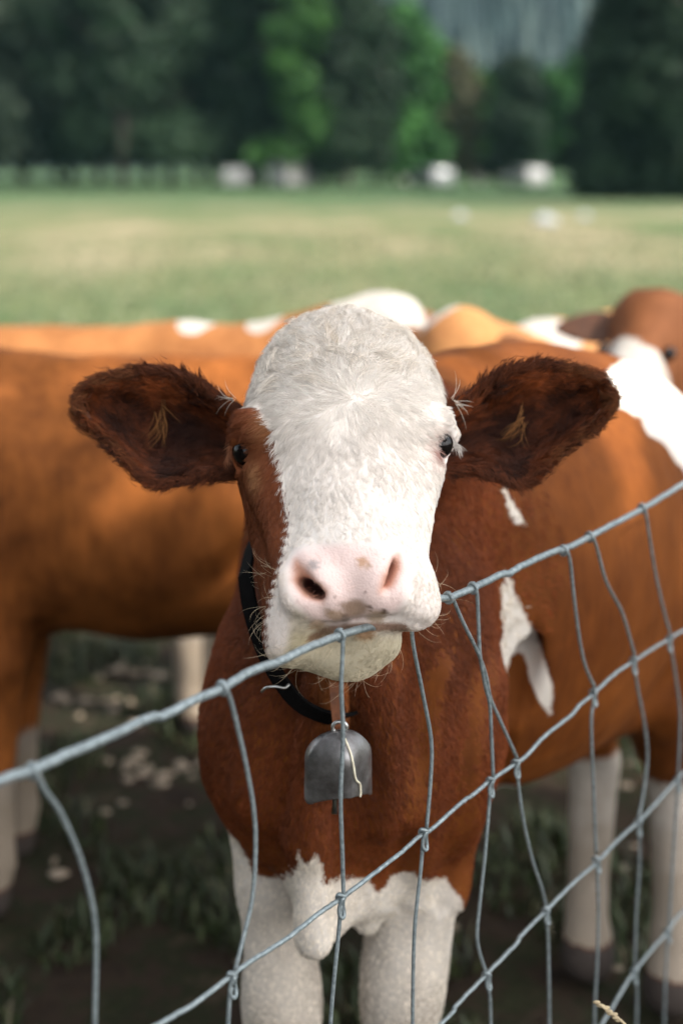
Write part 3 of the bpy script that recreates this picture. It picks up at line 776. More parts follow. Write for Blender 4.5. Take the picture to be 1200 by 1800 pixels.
MB().add(*tube(lp, .0022, 8, closed=True)).build('hanger', SILVER, bell)
MB().add(*tube([BC + np.array([-.004, .012, .02]), BC + np.array([-.005, .010, -.030]), BC + np.array([-.006, .006, -.062])], [.002, .002, .0035], 8)).build('clapper', SILVER, bell)

# ================================================================== WIRE FENCE
A0 = P(0, 1372, 1.054); A1 = P(1200, 851, 2.03)
fn = np.cross(A1 - A0, [0, 0, 1]); fn /= np.linalg.norm(fn); O = np.array([0, 0, H])
def fp(px, py, off=0):
    d = P(px, py, 1.0) - O; t = (fn @ (A0 - O)) / (fn @ d); return O + t * d + fn * off * (-1 if fn[1] > 0 else 1)
fence = empty('wire_fence', tuple(P(600, 1800, 1.3) * (1, 1, 0)))
tag(fence, 'galvanised wire stock fence with bent stay wires, sloping across the picture', 'fence')
m, n, b = M_new('galvanised_wire'); f1 = noise(n, 180, 5, .7)
n.links.new(ramp(n, f1, [(.3, (.13, .15, .155)), (.5, (.24, .28, .29)), (.7, (.34, .39, .40))]), b.inputs['Base Color'])
b.inputs['Metallic'].default_value = .45; b.inputs['Roughness'].default_value = .48; bump(n, b, f1, .35, .0006)
WIRE = m
HW = [
 [(-420, 1530), (-200, 1450), (0, 1372), (50, 1356), (110, 1330), (200, 1291), (262, 1262), (290, 1257), (340, 1231), (390, 1210), (440, 1181), (490, 1163), (540, 1139), (597, 1117), (640, 1104), (672, 1098), (720, 1074), (767, 1053), (787, 1051), (830, 1034), (877, 1011), (896, 1008), (907, 1000), (976, 968), (989, 967), (1035, 944), (1064, 928), (1127, 895), (1200, 851), (1290, 800), (1420, 735)],
 [(-200, 2100), (100, 1900), (280, 1800), (345, 1762), (408, 1714), (430, 1697), (500, 1652), (560, 1606), (598, 1580), (650, 1541), (700, 1502), (742, 1466), (760, 1456), (811, 1410), (830, 1398), (861, 1372), (905, 1343), (925, 1328), (954, 1296), (1002, 1258), (1017, 1240), (1042, 1219), (1079, 1185), (1112, 1163), (1150, 1138), (1174, 1124), (1200, 1109), (1330, 1040)],
 [(560, 2000), (780, 1795), (801, 1768), (853, 1714), (906, 1659), (915, 1645), (958, 1601), (1007, 1552), (1048, 1516), (1081, 1480), (1120, 1445), (1140, 1425), (1188, 1371), (1200, 1359), (1330, 1250)],
 [(930, 2000), (1057, 1800), (1078, 1766), (1114, 1707), (1172, 1638), (1200, 1602), (1330, 1480)],
]
for i, pts in enumerate(HW):
    q = spline([fp(*p_) for p_ in pts], 8)
    dF = (A1 - A0) / np.linalg.norm(A1 - A0); q = np.vstack([q[0] - dF * 1.6, q[0] - dF * .8 + (0, 0, .006), q, q[-1] + dF * .8 - (0, 0, .004), q[-1] + dF * 2.0]); r = .0041 if i == 0 else .0026
    q[1:-1] += rng.normal(0, .00022, q[1:-1].shape)
    MB().add(*tube(q, r, 12)).build('line_wire', WIRE, fence)
STAYS = [
 [[(57, 1350), (72, 1385), (100, 1425), (133, 1500), (155, 1580), (163, 1650), (161, 1800), (160, 1950)]],
 [[(390, 1204), (398, 1225), (408, 1262), (428, 1350), (441, 1430), (443, 1500), (437, 1580), (421, 1650), (408, 1702)], [(405, 1735), (401, 1760), (397, 1850), (395, 1950)]],
 [[(597, 1111), (596, 1150), (594, 1210), (597, 1290), (593, 1400), (596, 1500), (598, 1570)], [(597, 1590), (592, 1650), (580, 1780), (572, 1950)]],
 [[(716, 1070), (720, 1130), (736, 1212), (752, 1300), (751, 1370), (744, 1455)], [(741, 1475), (737, 1530), (726, 1640), (723, 1800), (724, 1950)]],
 [[(787, 1045), (792, 1056), (808, 1093), (833, 1144), (848, 1185), (856, 1225), (870, 1258), (903, 1331)], [(906, 1355), (911, 1400), (919, 1450), (933, 1510), (950, 1562), (957, 1592)], [(958, 1612), (961, 1660), (963, 1800), (963, 1950)]],
 [[(830, 1028), (833, 1050), (835, 1097), (838, 1152), (847, 1205), (855, 1238), (858, 1298), (861, 1364)], [(859, 1385), (855, 1440), (849, 1510), (842, 1575), (836, 1640), (840, 1672), (851, 1706)], [(855, 1725), (859, 1760), (861, 1850), (861, 1950)]],
 [[(989, 962), (996, 985), (1003, 1050), (1014, 1130), (1024, 1172), (1040, 1208)], [(1043, 1228), (1037, 1255), (1037, 1300), (1041, 1400), (1045, 1500)], [(1047, 1525), (1049, 1600), (1047, 1690), (1042, 1800), (1042, 1950)]],
 [[(1035, 938), (1044, 965), (1060, 1022), (1086, 1072), (1099, 1112), (1110, 1152)], [(1113, 1172), (1118, 1210), (1130, 1272), (1135, 1330), (1129, 1388), (1120, 1436)], [(1121, 1455), (1121, 1520), (1116, 1600), (1113, 1698)], [(1114, 1717), (1117, 1750), (1115, 1850), (1115, 1950)]],
 [[(1127, 888), (1133, 925), (1145, 1000), (1160, 1068), (1173, 1114)], [(1176, 1134), (1184, 1185), (1192, 1245), (1192, 1300), (1189, 1362)], [(1188, 1382), (1186, 1420), (1180, 1510), (1173, 1628)], [(1171, 1648), (1166, 1750), (1164, 1900)]],
]
def knot(px, py, r, first):
    c = fp(px, py); wdir = fp(px + 12, py - 9) - fp(px, py); wdir /= np.linalg.norm(wdir)
    up = np.array([0, 0, 1.0]); ou = np.cross(wdir, up); ou /= np.linalg.norm(ou)
    if ou[1] > 0: ou = -ou
    m_ = MB(); rr = (.0036 if first else .0025) + r * .95
    a = np.linspace(-.3, 2 * math.pi * 1.05, 30)
    pts = [c + wdir * (.0022 * (t / 6.28) - .001) + up * (rr * math.sin(t + 1.57)) + ou * (rr * math.cos(t + 1.57) * -1) for t in a]
    m_.add(*tube(pts, r, 8))
    if not first:
        # teardrop loop hanging in front of the crossing, and a tight wrap
        L = .0155 + .003 * random.random(); w_ = .0050; tl = random.uniform(-.0025, .0025)
        lp = []
        for t in np.linspace(0, 2 * math.pi, 32, endpoint=False):
            zz = -L * .40 - L * .62 * math.cos(t) * -1
            ww = w_ * math.sin(t) * (.75 + .35 * math.cos(t + math.pi))
            lp.append(c + up * (zz * 1.0 + L * -.05) + wdir * (ww + tl) + ou * (.0030 + .0026 * math.cos(t) ** 2))
        m_.add(*tube(lp, r * .95, 8, closed=True))
        pts = [c + wdir * (-.005 + .010 * s) + up * (.007 - .011 * s + .003 * math.sin(3 * s)) + ou * (.0052 * math.sin(math.pi * s)) for s in np.linspace(0, 1, 14)]
        m_.add(*tube(pts, r, 8))
    m_.build('knot', WIRE, fence)
for s_ in STAYS:
    for k, seg in enumerate(s_):
        r = .0024
        q = spline([fp(a, b_, .0015 if k else .004) for a, b_ in seg], 10)
        MB().add(*tube(q, r * .92, 10)).build('stay_wire', WIRE, fence)
        knot(seg[0][0] if k == 0 else (s_[k - 1][-1][0] + seg[0][0]) / 2, (seg[0][1] + 6) if k == 0 else (s_[k - 1][-1][1] + seg[0][1]) / 2, r * .85, k == 0)

# ================================================================== THE HERD
def herd_cow(label, loc, yaw, sc=1.0, poll=(.95, 0, 1.18), muz=(1.25, 0, .95), patches=(), lo=(.22, .075, .022), hi=(.42, .17, .055), legs_white=.38, headw=False, tagc=None, name='cow', step=.020):
    t = empty(name, loc, yaw)
    t['label'] = label; t['category'] = 'cow'; t['group'] = 'cows crowding behind the fence'
    f = Field(np.arange(-1.0, 1.55, step), np.arange(-.62, .62, step), np.arange(-.03, 1.52, step))
    poll = np.array(poll, float); muz = np.array(muz, float)
    f.ell((0, 0, .91), (.62, .285, .30), None, .05); f.ell((.42, 0, .92), (.29, .23, .32), None, .08)
    f.ell((-.52, 0, .97), (.27, .235, .255), None, .08)
    f.cap((.40, 0, 1.16), (-.50, 0, 1.155), .075, .07, .07); f.cap((-.38, .18, 1.11), (-.38, -.18, 1.11), .055, .055, .05); f.cap((-.34, -.20, 1.02), (-.12, -.27, .80), .03, .03, .04, sub=True); f.cap((-.34, .20, 1.02), (-.12, .27, .80), .03, .03, .04, sub=True); f.cap((.28, -.29, 1.05), (.22, -.31, .72), .02, .035, .04, sub=True); f.cap((.28, .29, 1.05), (.22, .31, .72), .02, .035, .04, sub=True)
    f.cap((.48, 0, 1.00), poll + (-.10, 0, -.08), .215, .125, .08)
    f.cap((.55, 0, .85), poll * .6 + muz * .4 + (-.08, 0, -.06), .15, .085, .07)
    f.ell(poll + (0, 0, -.03), (.105, .105, .10), None, .05)
    f.cap(poll + (0, 0, -.05), muz, .105, .062, .05); f.cap(poll * .75 + muz * .25 + (0, 0, -.09), muz + (-.01, 0, -.035), .085, .045, .04)
    dv = (muz - poll) / np.linalg.norm(muz - poll)
    f.ell(muz + dv * .01, (.07, .07, .055), None, .03)
    for s in (-1, 1):
        f.chain([(.44, s * .13, .88), (.40, s * .15, .62), (.42, s * .14, .37), (.42, s * .14, .12), (.45, s * .14, .03)], [.13, .080, .050, .038, .056], .06)
        f.chain([(-.50, s * .15, .88), (-.42, s * .18, .66), (-.62, s * .15, .42), (-.58, s * .15, .12), (-.55, s * .15, .03)], [.17, .105, .050, .038, .056], .06)
    f.cap((.66, 0, .72), (.45, 0, .60), .03, .05, .06)
    V, Q = f.surf(1)
    T = tris(Q); N = vnormals(V, T); V = V + N * (.006 * wob(V, 17, sc * 3) + .003 * wob(V, 43, 1))[:, None]
    wv = np.full(len(V), -1.0)
    for c, r in patches:
        c = np.array(c); r = np.array(r)
        k0 = np.linalg.norm((V - c) / r, axis=1); wv = np.maximum(wv, (1 - k0) * 1.6)
    wv = np.where(wv > -1, wv + .30 * wob(V, 16, 3) + .2 * wob(V, 37, 1), wv)
    wv = np.maximum(wv, np.where(np.abs(V[:, 0]) > .2, (legs_white - V[:, 2]) * 7, -1))
    if headw:
        e = muz - poll; tt = ((V - poll) @ e) / (e @ e); dist = np.linalg.norm(V - poll - np.clip(tt, 0, 1)[:, None] * e, axis=1)
        wv = np.maximum(wv, np.where(tt > -.35, (.17 - dist) * 12, -1))
    hoof = V[:, 2] < .07; wv = np.where(hoof, -1, np.clip(wv, -1, 1))
    V = V * sc
    me = mesh('body', V, Q); vattr(me, 'w', wv)
    vattr(me, 'face', hoof.astype(float)); vattr(me, 'pad', np.zeros(len(V))); vattr(me, 'Col', np.tile((.05, .04, .035), (len(V), 1)))
    mt = coat_mat('cow_coat', lo, hi, white=(.42, .40, .38), use_col=True)
    def part(nm, Vp, Fp, mat):
        o = link(nm, mesh(nm, np.asarray(Vp) * sc, Fp), mat); o.parent = t; return o
    o = link('body', me, mt); o.parent = t
    side = np.cross(dv, (0, 0, 1)); side /= np.linalg.norm(side); upv = np.cross(side, dv)
    em = simple('herd_ear', tuple(x * .8 for x in lo), .75, nscale=30, amt=.4)
    for s in (-1, 1):
        Vb, Fb = ball((0, 0, 0), 1.0, 20)
        Vb = np.array(Vb)
        Vb[:, 2] *= .22 * (1 - .0)
        a = Vb[:, 0] * .095; b = Vb[:, 1] * .058 * (1 - .35 * Vb[:, 0]); c = Vb[:, 2] * .06 - .012 * (1 - Vb[:, 1] ** 2)
        base = poll + side * s * .175 + dv * .04 - upv * .02
        Vw = base + a[:, None] * side * s + b[:, None] * dv * 1 + c[:, None] * upv
        er = part('ear', Vw, Fb, em)
        if tagc and s == tagc:
            q = base + side * s * .03 + upv * .012
            B = MB(); n_ = 20
            Vd = [q + upv * h_ + dv * .02 * math.cos(a_) + side * .022 * math.sin(a_) for h_ in (.012, .016) for a_ in np.linspace(0, 2 * math.pi, n_, endpoint=False)]
            Fd = [tuple(range(n_)), tuple(range(2 * n_ - 1, n_ - 1, -1))] + [(k, (k + 1) % n_, n_ + (k + 1) % n_, n_ + k) for k in range(n_)]
            tg = link('ear_tag', mesh('ear_tag', np.array(Vd) * sc, Fd), TAGM); tg.parent = er
        part('eye', *ball(poll + dv * .16 + side * s * .088 + upv * .015, .019, 14), EYEM)
    part('tail', *tube(spline([(-.76, 0, 1.10), (-.82, .01, .95), (-.80, .02, .6), (-.78, .01, .35)], 6), np.linspace(.028, .012, 19), 8), mt)
    o = bpy.data.objects.get('tail')
    return t
TAGM = simple('yellow_tag', (.38, .25, .05), .5)
for o_ in (): pass
herd_cow('large orange-brown cow standing side-on in the sun at the left edge, white lower leg', (-.33, 2.88, 0), R(181), .945, poll=(1.0, .1, 1.15), muz=(1.3, .15, .9), legs_white=.33, lo=(.070, .021, .005), hi=(.27, .088, .020))
herd_cow('orange-brown cow with a white crown, directly behind the bell-wearing cow', (-.80, 3.85, 0), R(-2), .905, poll=(1.02, -.02, 1.275), muz=(1.20, -.22, .93), headw=True, patches=[((.45, -.0, 1.24), (.055, .10, .04)), ((.66, -.0, 1.25), (.06, .10, .07))], lo=(.15, .054, .017), hi=(.34, .145, .052), legs_white=.40)
herd_cow('pale orange cow with a white poll, showing between the white head and right ear', (.77, 4.26, 0), R(236), .90, poll=(.95, .0, 1.26), muz=(1.14, .0, .92), patches=[((.95, -.05, 1.28), (.08, .07, .07)), ((.5, -.05, 1.2), (.16, .2, .1))], lo=(.26, .105, .04), hi=(.42, .21, .08))
herd_cow('black cow mostly hidden at the back of the group', (.62, 5.0, 0), R(178), .80, poll=(.90, .1, .95), muz=(1.1, .15, .65), lo=(.008, .007, .008), hi=(.018, .016, .018), legs_white=-1)
herd_cow('brown cow with white muzzle and yellow ear tag, head turned left, right edge', (1.34, 3.72, 0), R(213), .85, poll=(.90, .03, 1.425), muz=(1.13, .16, 1.22), patches=[((1.13, .14, 1.24), (.17, .14, .14)), ((.62, 0, 1.12), (.20, .3, .16))], tagc=-1, lo=(.08, .028, .010), hi=(.16, .06, .024))

# ================================================================== GROUND
m, n, b = M_new('pasture')
geo = n.nodes.new('ShaderNodeNewGeometry'); pos = geo.outputs['Position']
sx = n.nodes.new('ShaderNodeSeparateXYZ'); n.links.new(pos, sx.inputs[0])
fld = ramp(n, noise(n, .30, 5, .6, vec=pos, stretch=(1, .35, 1)), [(.34, (.075, .115, .042)), (.50, (.165, .158, .080)), (.64, (.29, .235, .15))])
n.links.new(fld, b.inputs['Base Color'])
gcl = ramp(n, noise(n, .9, 5, .6, vec=pos, stretch=(1, .5, 1)), [(.38, (.030, .080, .026)), (.62, (.115, .140, .055))])
near = ramp(n, noise(n, 5.0, 7, .72, vec=pos), [(.34, (.012, .008, .006)), (.46, (.030, .020, .013)), (.55, (.014, .018, .007)), (.66, (.060, .040, .027)), (.76, (.16, .125, .095))])
dm = n.nodes.new('ShaderNodeMapRange'); n.links.new(math_(n, 'ADD', sx.outputs[1], math_(n, 'MULTIPLY', noise(n, .6, 3, vec=pos), 3)), dm.inputs[0])
dm.inputs[1].default_value = 7.0; dm.inputs[2].default_value = 10.5
dm2 = n.nodes.new('ShaderNodeMapRange'); n.links.new(sx.outputs[1], dm2.inputs[0]); dm2.inputs[1].default_value = 11; dm2.inputs[2].default_value = 24
c = mixc(n, dm2.outputs[0], gcl, fld)
dm3 = n.nodes.new('ShaderNodeMapRange'); n.links.new(sx.outputs[1], dm3.inputs[0]); dm3.inputs[1].default_value = 34; dm3.inputs[2].default_value = 66
c = mixc(n, dm3.outputs[0], c, (.055, .095, .042))
c = mixc(n, dm.outputs[0], near, c)
n.links.new(c, b.inputs['Base Color']); b.inputs['Roughness'].default_value = .9; b.inputs['Specular IOR Level'].default_value = .15
bump(n, b, noise(n, 9, 6, .7, vec=pos), .8, .05)
GROUND = m
gx = np.concatenate([-np.geomspace(600, 6, 16), np.linspace(-5, 5, 60), np.geomspace(6, 600, 16)])
gy = np.concatenate([[-60, -20, -5], np.linspace(-1, 9, 70), np.geomspace(9.5, 900, 40)])
def gz(x, y):
    k = np.exp(-((y - 3) / 5) ** 2) * np.exp(-(x / 7) ** 2)
    return k * (.022 * np.sin(5.1 * x + 2 * y) * np.sin(4.3 * y + .7) + .015 * np.sin(11 * x) * np.sin(9.7 * y + 1)) + np.where(y > 10, .10 * np.sin(.11 * x + .3) * np.sin(.07 * y), 0) - .01
X_, Y_ = np.meshgrid(gx, gy, indexing='ij'); Zg = gz(X_, Y_)
idx = np.arange(X_.size).reshape(X_.shape)
Qg = np.stack([idx[:-1, :-1].ravel(), idx[1:, :-1].ravel(), idx[1:, 1:].ravel(), idx[:-1, 1:].ravel()], 1)
g = link('ground', mesh('ground', np.stack([X_.ravel(), Y_.ravel(), Zg.ravel()], 1), Qg), GROUND); tag(g, kind='structure')
# grass blades
def blades(name, N, xr, yfun, hgt, mat, keep=None, width=.004):
    y = yfun(N); x = rng.uniform(-1, 1, N) * (.30 * y + .4)
    cl = np.sin(x * 7 + 1) * np.sin(y * 6.1) + .6 * np.sin(x * 17 + y * 3) * np.sin(y * 13 + 2)
    k = cl > (keep if keep is not None else -9); x = x[k]; y = y[k]; N = len(x)
    z = gz(x, y); h = hgt * rng.uniform(.4, 1.3, N); a = rng.uniform(0, 6.28, N); lean = rng.uniform(.1, .9, N) * h
    w_ = width * rng.uniform(.6, 1.4, N)
    dx, dy = np.cos(a), np.sin(a)
    b0 = np.stack([x - dy * w_, y + dx * w_, z - .01], 1); b1 = np.stack([x + dy * w_, y - dx * w_, z - .01], 1)
    m0 = np.stack([x - dy * w_ * .8 + dx * lean * .3, y + dx * w_ * .8 + dy * lean * .3, z + h * .6], 1)
    m1 = np.stack([x + dy * w_ * .8 + dx * lean * .3, y - dx * w_ * .8 + dy * lean * .3, z + h * .6], 1)
    tp = np.stack([x + dx * lean, y + dy * lean, z + h], 1)
    V = np.stack([b0, b1, m1, m0, tp], 1).reshape(-1, 3); i = np.arange(N) * 5
    T1 = np.stack([i, i + 1, i + 2], 1); T2 = np.stack([i, i + 2, i + 3], 1); T3 = np.stack([i + 3, i + 2, i + 4], 1)
    me = mesh(name, V, np.vstack([T1, T2, T3])); 
    cc = np.repeat(rng.uniform(0, 1, N), 5); vattr(me, 'v', cc)
    return tag(link(name, me, mat), kind='stuff')
m, n, b = M_new('grass_blade')
n.links.new(ramp(n, attr(n, 'v', 'Fac'), [(0, (.010, .018, .004)), (.6, (.024, .040, .010)), (.9, (.055, .068, .020)), (1, (.14, .12, .07))]), b.inputs['Base Color']); b.inputs['Roughness'].default_value = .6
GRASSM = m
tag(blades('grass', 60000, 0, lambda N: rng.uniform(1.2, 9, N), .055, GRASSM, keep=.12), 'sparse dark grass growing on the trampled soil under the cows', 'grass')
m, n, b = M_new('meadow_blade')
n.links.new(ramp(n, attr(n, 'v', 'Fac'), [(0, (.045, .09, .032)), (.6, (.10, .13, .06)), (1, (.24, .21, .13))]), b.inputs['Base Color']); b.inputs['Roughness'].default_value = .7
tag(blades('meadow_grass', 60000, 0, lambda N: 8 + 26 * rng.uniform(0, 1, N) ** 1.6, .07, m, keep=.0, width=.010), 'longer green grass covering the open meadow behind the herd', 'grass')
# clods and litter
B = MB(); 
for i in range(200):
    y = rng.uniform(2.2, 7.5); x = rng.uniform(-1, 1) * (.28 * y + .2)
    if i % 3 and not (3.0 < y < 4.2): continue
    r = rng.uniform(.005, .018); Vb, Fb = ball((0, 0, 0), 1, 8)
    Vb = Vb * (r * rng.uniform(.7, 1.6), r * rng.uniform(.7, 1.4), r * rng.uniform(.35, .7)) * (1 + .2 * np.sin(Vb[:, [1]] * 5 + i))
    B.add(Vb + (x, y, float(gz(x, y)) + r * .2), Fb)
for cx_, cy_, sx_, n_ in ((-.47, 3.50, .13, 16), (-.30, 3.48, .05, 7), (-.78, 3.95, .16, 14), (-.62, 4.2, .2, 10), (.9, 3.3, .15, 8)):
    for i in range(n_):
        r = rng.uniform(.008, .020); Vb, Fb = ball((0, 0, 0), 1, 8); x = cx_ + rng.normal(0, sx_ * .5); y = cy_ + rng.normal(0, .04)
        Vb = Vb * (r * rng.uniform(.9, 1.8), r * rng.uniform(.7, 1.4), r * rng.uniform(.35, .7)) * (1 + .2 * np.sin(Vb[:, [1]] * 5 + i))
        B.add(Vb + (x, y, float(gz(x, y)) + r * .2), Fb)
tag(B.build('gravel', simple('pale_clods', (.24, .19, .14), .85, nscale=25, amt=.5, bumpd=.004)), 'pale clods and small stones scattered over the dark soil', 'gravel', kind='stuff')
# dry stalk at the bottom right
st_ = empty('dry_grass_stalk', tuple(P(1105, 1830, 1.45)))
bpy.data.objects.remove(st_)
q0 = [P(1048, 1762, 1.62), P(1065, 1775, 1.62), P(1085, 1790, 1.62), P(1105, 1815, 1.62), P(1125, 1900, 1.63)]
q0.append(np.array([q0[-1][0] + .02, q0[-1][1] + .03, 0]))
DRY = simple('dry_straw', (.42, .33, .20), .7, nscale=120, amt=.3)
B = MB(); B.add(*tube(spline(q0, 8), .0014, 8))
for i in range(9):
    t_ = i / 8; c_ = P(1048, 1762, 1.62) * (1 - t_) + P(1088, 1792, 1.62) * t_; Vb, Fb = ball((0, 0, 0), 1, 10)
    B.add(Vb * (.0045, .0022, .0022) + c_ + rng.normal(0, .001, 3), Fb)
tag(B.build('dry_grass_stalk', DRY), 'dry straw-coloured grass stalk leaning by the fence wires at the bottom right', 'grass stalk')

# ================================================================== TREES
def leaf_mat(name, dark, light):
    m, n, b = M_new(name)
    v = math_(n, 'ADD', math_(n, 'MULTIPLY', attr(n, 'v', 'Fac'), .5), math_(n, 'MULTIPLY', noise(n, .45, 3, .6), .5))
    n.links.new(ramp(n, v, [(.25, dark), (.75, light)]), b.inputs['Base Color']); b.inputs['Roughness'].default_value = .65
    b.inputs['Specular IOR Level'].default_value = .2
    return m
BARK = simple('bark', (.055, .045, .036), .9, nscale=6, amt=.5, bumpd=.03)
LEAF = {'deep': leaf_mat('deep_green_leaves', (.006, .014, .007), (.016, .036, .015)),
        'mid': leaf_mat('mid_green_leaves', (.014, .050, .014), (.044, .135, .028)),
        'bright': leaf_mat('bright_green_leaves', (.018, .056, .012), (.042, .112, .022)),
        'grey': leaf_mat('grey_green_leaves', (.014, .024, .016), (.038, .055, .034)),
        'olive': leaf_mat('olive_brown_leaves', (.030, .034, .016), (.075, .07, .035))}
def leaves(C0, r, N, size):
    """N small quads round centres C0 (k,3) with radii r (k,3)"""
    k = rng.integers(0, len(C0), N); d = rng.normal(0, 1, (N, 3)); d /= np.linalg.norm(d, axis=1)[:, None]
    p = C0[k] + d * r[k] * (rng.uniform(0, 1, (N, 1)) ** .45)
    a = rng.normal(0, 1, (N, 3)) + d * .3; a /= np.linalg.norm(a, axis=1)[:, None]
    b = np.cross(a, rng.normal(0, 1, (N, 3))); b /= np.linalg.norm(b, axis=1)[:, None]; c = np.cross(a, b)
    s = size * rng.uniform(.5, 1.3, (N, 1))
    V = np.stack([p - b * s, p + c * s * .6, p + b * s, p - c * s * .6], 1).reshape(-1, 3)
    return V, np.arange(N * 4).reshape(N, 4), np.repeat((rng.uniform(0, 1, len(C0))[k] * .6 + rng.uniform(0, .4, N)), 4)
def tree(name, label, x, y, h, r, kind, clear=2.0, conifer=False, N=5000, size=.28, group=None, nb=44, cat='tree'):
    t = empty(name, (x, y, 0)); tag(t, label, cat, group)
    tr = .012 * h + .06
    pts = spline([(x, y, -.2), (x + .1, y, h * .25), (x - .15, y + .1, h * .5), (x, y, h * .85)], 6)
    B = MB().add(*tube(pts, np.linspace(tr, tr * .2, len(pts)), 10))
    cs, rs = [], []
    for i in range(nb):
        if conifer:
            f = (i + .5) / nb; z = clear + (h - clear) * f; rad = r * (1 - f) ** .8 + .15
            a = rng.uniform(0, 6.28); q = rad * .45
            cs.append((x + q * math.cos(a), y + q * math.sin(a), z)); rs.append((rad * .75, rad * .75, (h - clear) / nb * 1.8))
        else:
            f = (i + rng.uniform(0, 1)) / nb; a = rng.uniform(0, 6.28); rad = r * (.80 if f < .55 else .80 * math.sqrt(max(.02, 1 - ((f - .55) / .45) ** 2))) * rng.uniform(.3, 1.0)
            k_ = r * rng.uniform(.28, .42); z = max(clear + k_ * .6, clear + (h - clear) * f - k_ * .3)
            cs.append(np.array([x + rad * math.cos(a), y + rad * math.sin(a), z])); rs.append((k_, k_, k_ * .9))
        if i % 3 == 0:
            z0 = max(h * .15, min(h * .7, cs[-1][2] - r * .4)); B.add(*tube([(x, y, z0), tuple(np.array(cs[-1]) * .6 + np.array([x, y, z0]) * .4 + (0, 0, .2)), tuple(cs[-1])], [tr * .4, tr * .25, tr * .08], 6))
    B.build('trunk', BARK, t)
    V, Q, v = leaves(np.array(cs), np.array(rs), N, size)
    me = mesh('crown', V, Q, smooth=False); vattr(me, 'v', v); link('crown', me, LEAF[kind], t)
    return t
def XY(px, Y): return (px - 600) / F * (Y * CT + .12)
LG = 'trees along the edge of the meadow'
TL = [ # px, distance, height, radius, kind, conifer, label
 (-90, 86, 20, 5.5, 'grey', False, 'grey-green tree cut off by the left edge of the picture'),
 (40, 90, 19, 5.0, 'grey', False, 'dull grey-green tree, first whole one from the left edge'),
 (125, 96, 21, 4.6, 'mid', False, 'mid-green tree with a lighter crown near the top left'),
 (215, 86, 20, 5.2, 'deep', False, 'very dark broad tree left of the middle of the left group'),
 (300, 92, 22, 5.0, 'deep', False, 'very dark tree whose upper crown is hidden by a brighter one'),
 (375, 98, 20, 4.2, 'mid', False, 'green tree catching light at the top, left of the dark gap'),
 (455, 92, 21, 3.6, 'deep', True, 'narrow dark conifer between two brighter green trees'),
 (515, 87, 17, 2.5, 'bright', False, 'bright fresh-green tree, the most vivid one'),
 (610, 90, 12.0, 3.9, 'deep', False, 'rounded dark green tree right of the vivid one'),
 (700, 97, 11.2, 3.6, 'mid', False, 'rounded mid-green tree below the far hillside'),
 (785, 104, 9.0, 2.6, 'olive', False, 'small olive-brown tree below the far hillside'),
 (845, 112, 8.0, 2.6, 'bright', False, 'small light-green tree in front of the parked cars'),
 (905, 102, 8.4, 2.6, 'deep', False, 'small dark rounded tree right of the parked cars'),
 (960, 110, 8.0, 2.4, 'mid', False, 'small green tree beside the dark trees on the right'),
 (1082, 72, 9.3, 2.9, 'deep', False, 'dark domed tree at the inner end of the right-hand group'),
 (1130, 68, 12.5, 3.2, 'deep', False, 'tall dark tree in the right-hand group'),
 (1215, 66, 17, 4.0, 'deep', False, 'tallest dark tree at the right edge of the picture'),
 (1300, 70, 17, 4.5, 'deep', False, 'dark tree just beyond the right edge'),
]
for px_, Y, h_, r_, kd_, cf, lb in TL:
    tree('conifer_tree' if cf else 'leafy_tree', lb, XY(px_, Y), Y, h_, r_, kd_, 1.6 if px_ < 580 else (.9 if px_ < 1000 else .2), cf, N=9000, size=.34, group=LG)
# unseen tree read from the dappled shade, its clumps placed to shape it
def shade_tree(label, base, N, leafsize, regions, trunk, kind='mid'):
    """tree whose crown is given by clumps in the plane facing the sun"""
    x0, y0 = base
    t = empty('unseen_tree', (x0, y0, 0)); tag(t, label, 'tree')
    cs, rs = [], []
    e1 = np.array([-SUN.y, SUN.x, 0]); e1 /= np.linalg.norm(e1); e1 = np.array([abs(e1[0]), abs(e1[1]), 0]); sv = np.array(SUN); e2 = np.cross(sv, e1); e2 *= np.sign(e2[2])
    for cnt, a0, a1, b0, b1, r_ in regions:
        for i in range(cnt):
            c = e1 * rng.uniform(a0, a1) + e2 * rng.uniform(b0, b1) + sv * rng.uniform(4.6, 5.8); cs.append(c); rs.append((r_, r_, r_ * .8))
    top = np.array([x0, y0, trunk]); cc = np.mean(cs, 0)
    B = MB().add(*tube(spline([(x0, y0, -.2), (x0 - .05, y0, trunk * .5), tuple(top)], 8), np.linspace(.22, .10, 17), 12))
    for i in range(0, len(cs), 3): B.add(*tube([tuple(top - (0, 0, .1)), tuple((cs[i] + top) / 2 + (0, 0, .25)), tuple(cs[i])], [.06, .03, .006], 6))
    B.build('trunk', BARK, t)
    V, Q, v = leaves(np.array(cs), np.array(rs), N, leafsize)
    me = mesh('crown', V, Q, smooth=False); vattr(me, 'v', v); link('crown', me, LEAF[kind], t)
shade_tree('leafy tree out of the picture behind the camera, shading the cow at the fence', (4.9, -2.6), 42000, .06,
    [(95, .55, 1.58, .45, 1.98, .26), (85, 1.6, 3.0, .1, 1.12, .28), (9, 1.7, 2.1, 1.0, 1.45, .10), (6, 1.5, 2.0, 2.02, 2.45, .085), (22, 1.60, 2.02, 1.74, 1.88, .09), (8, 1.5, 1.72, 1.84, 2.0, .09), (30, -.4, .6, .2, 1.6, .3)], 3.2)
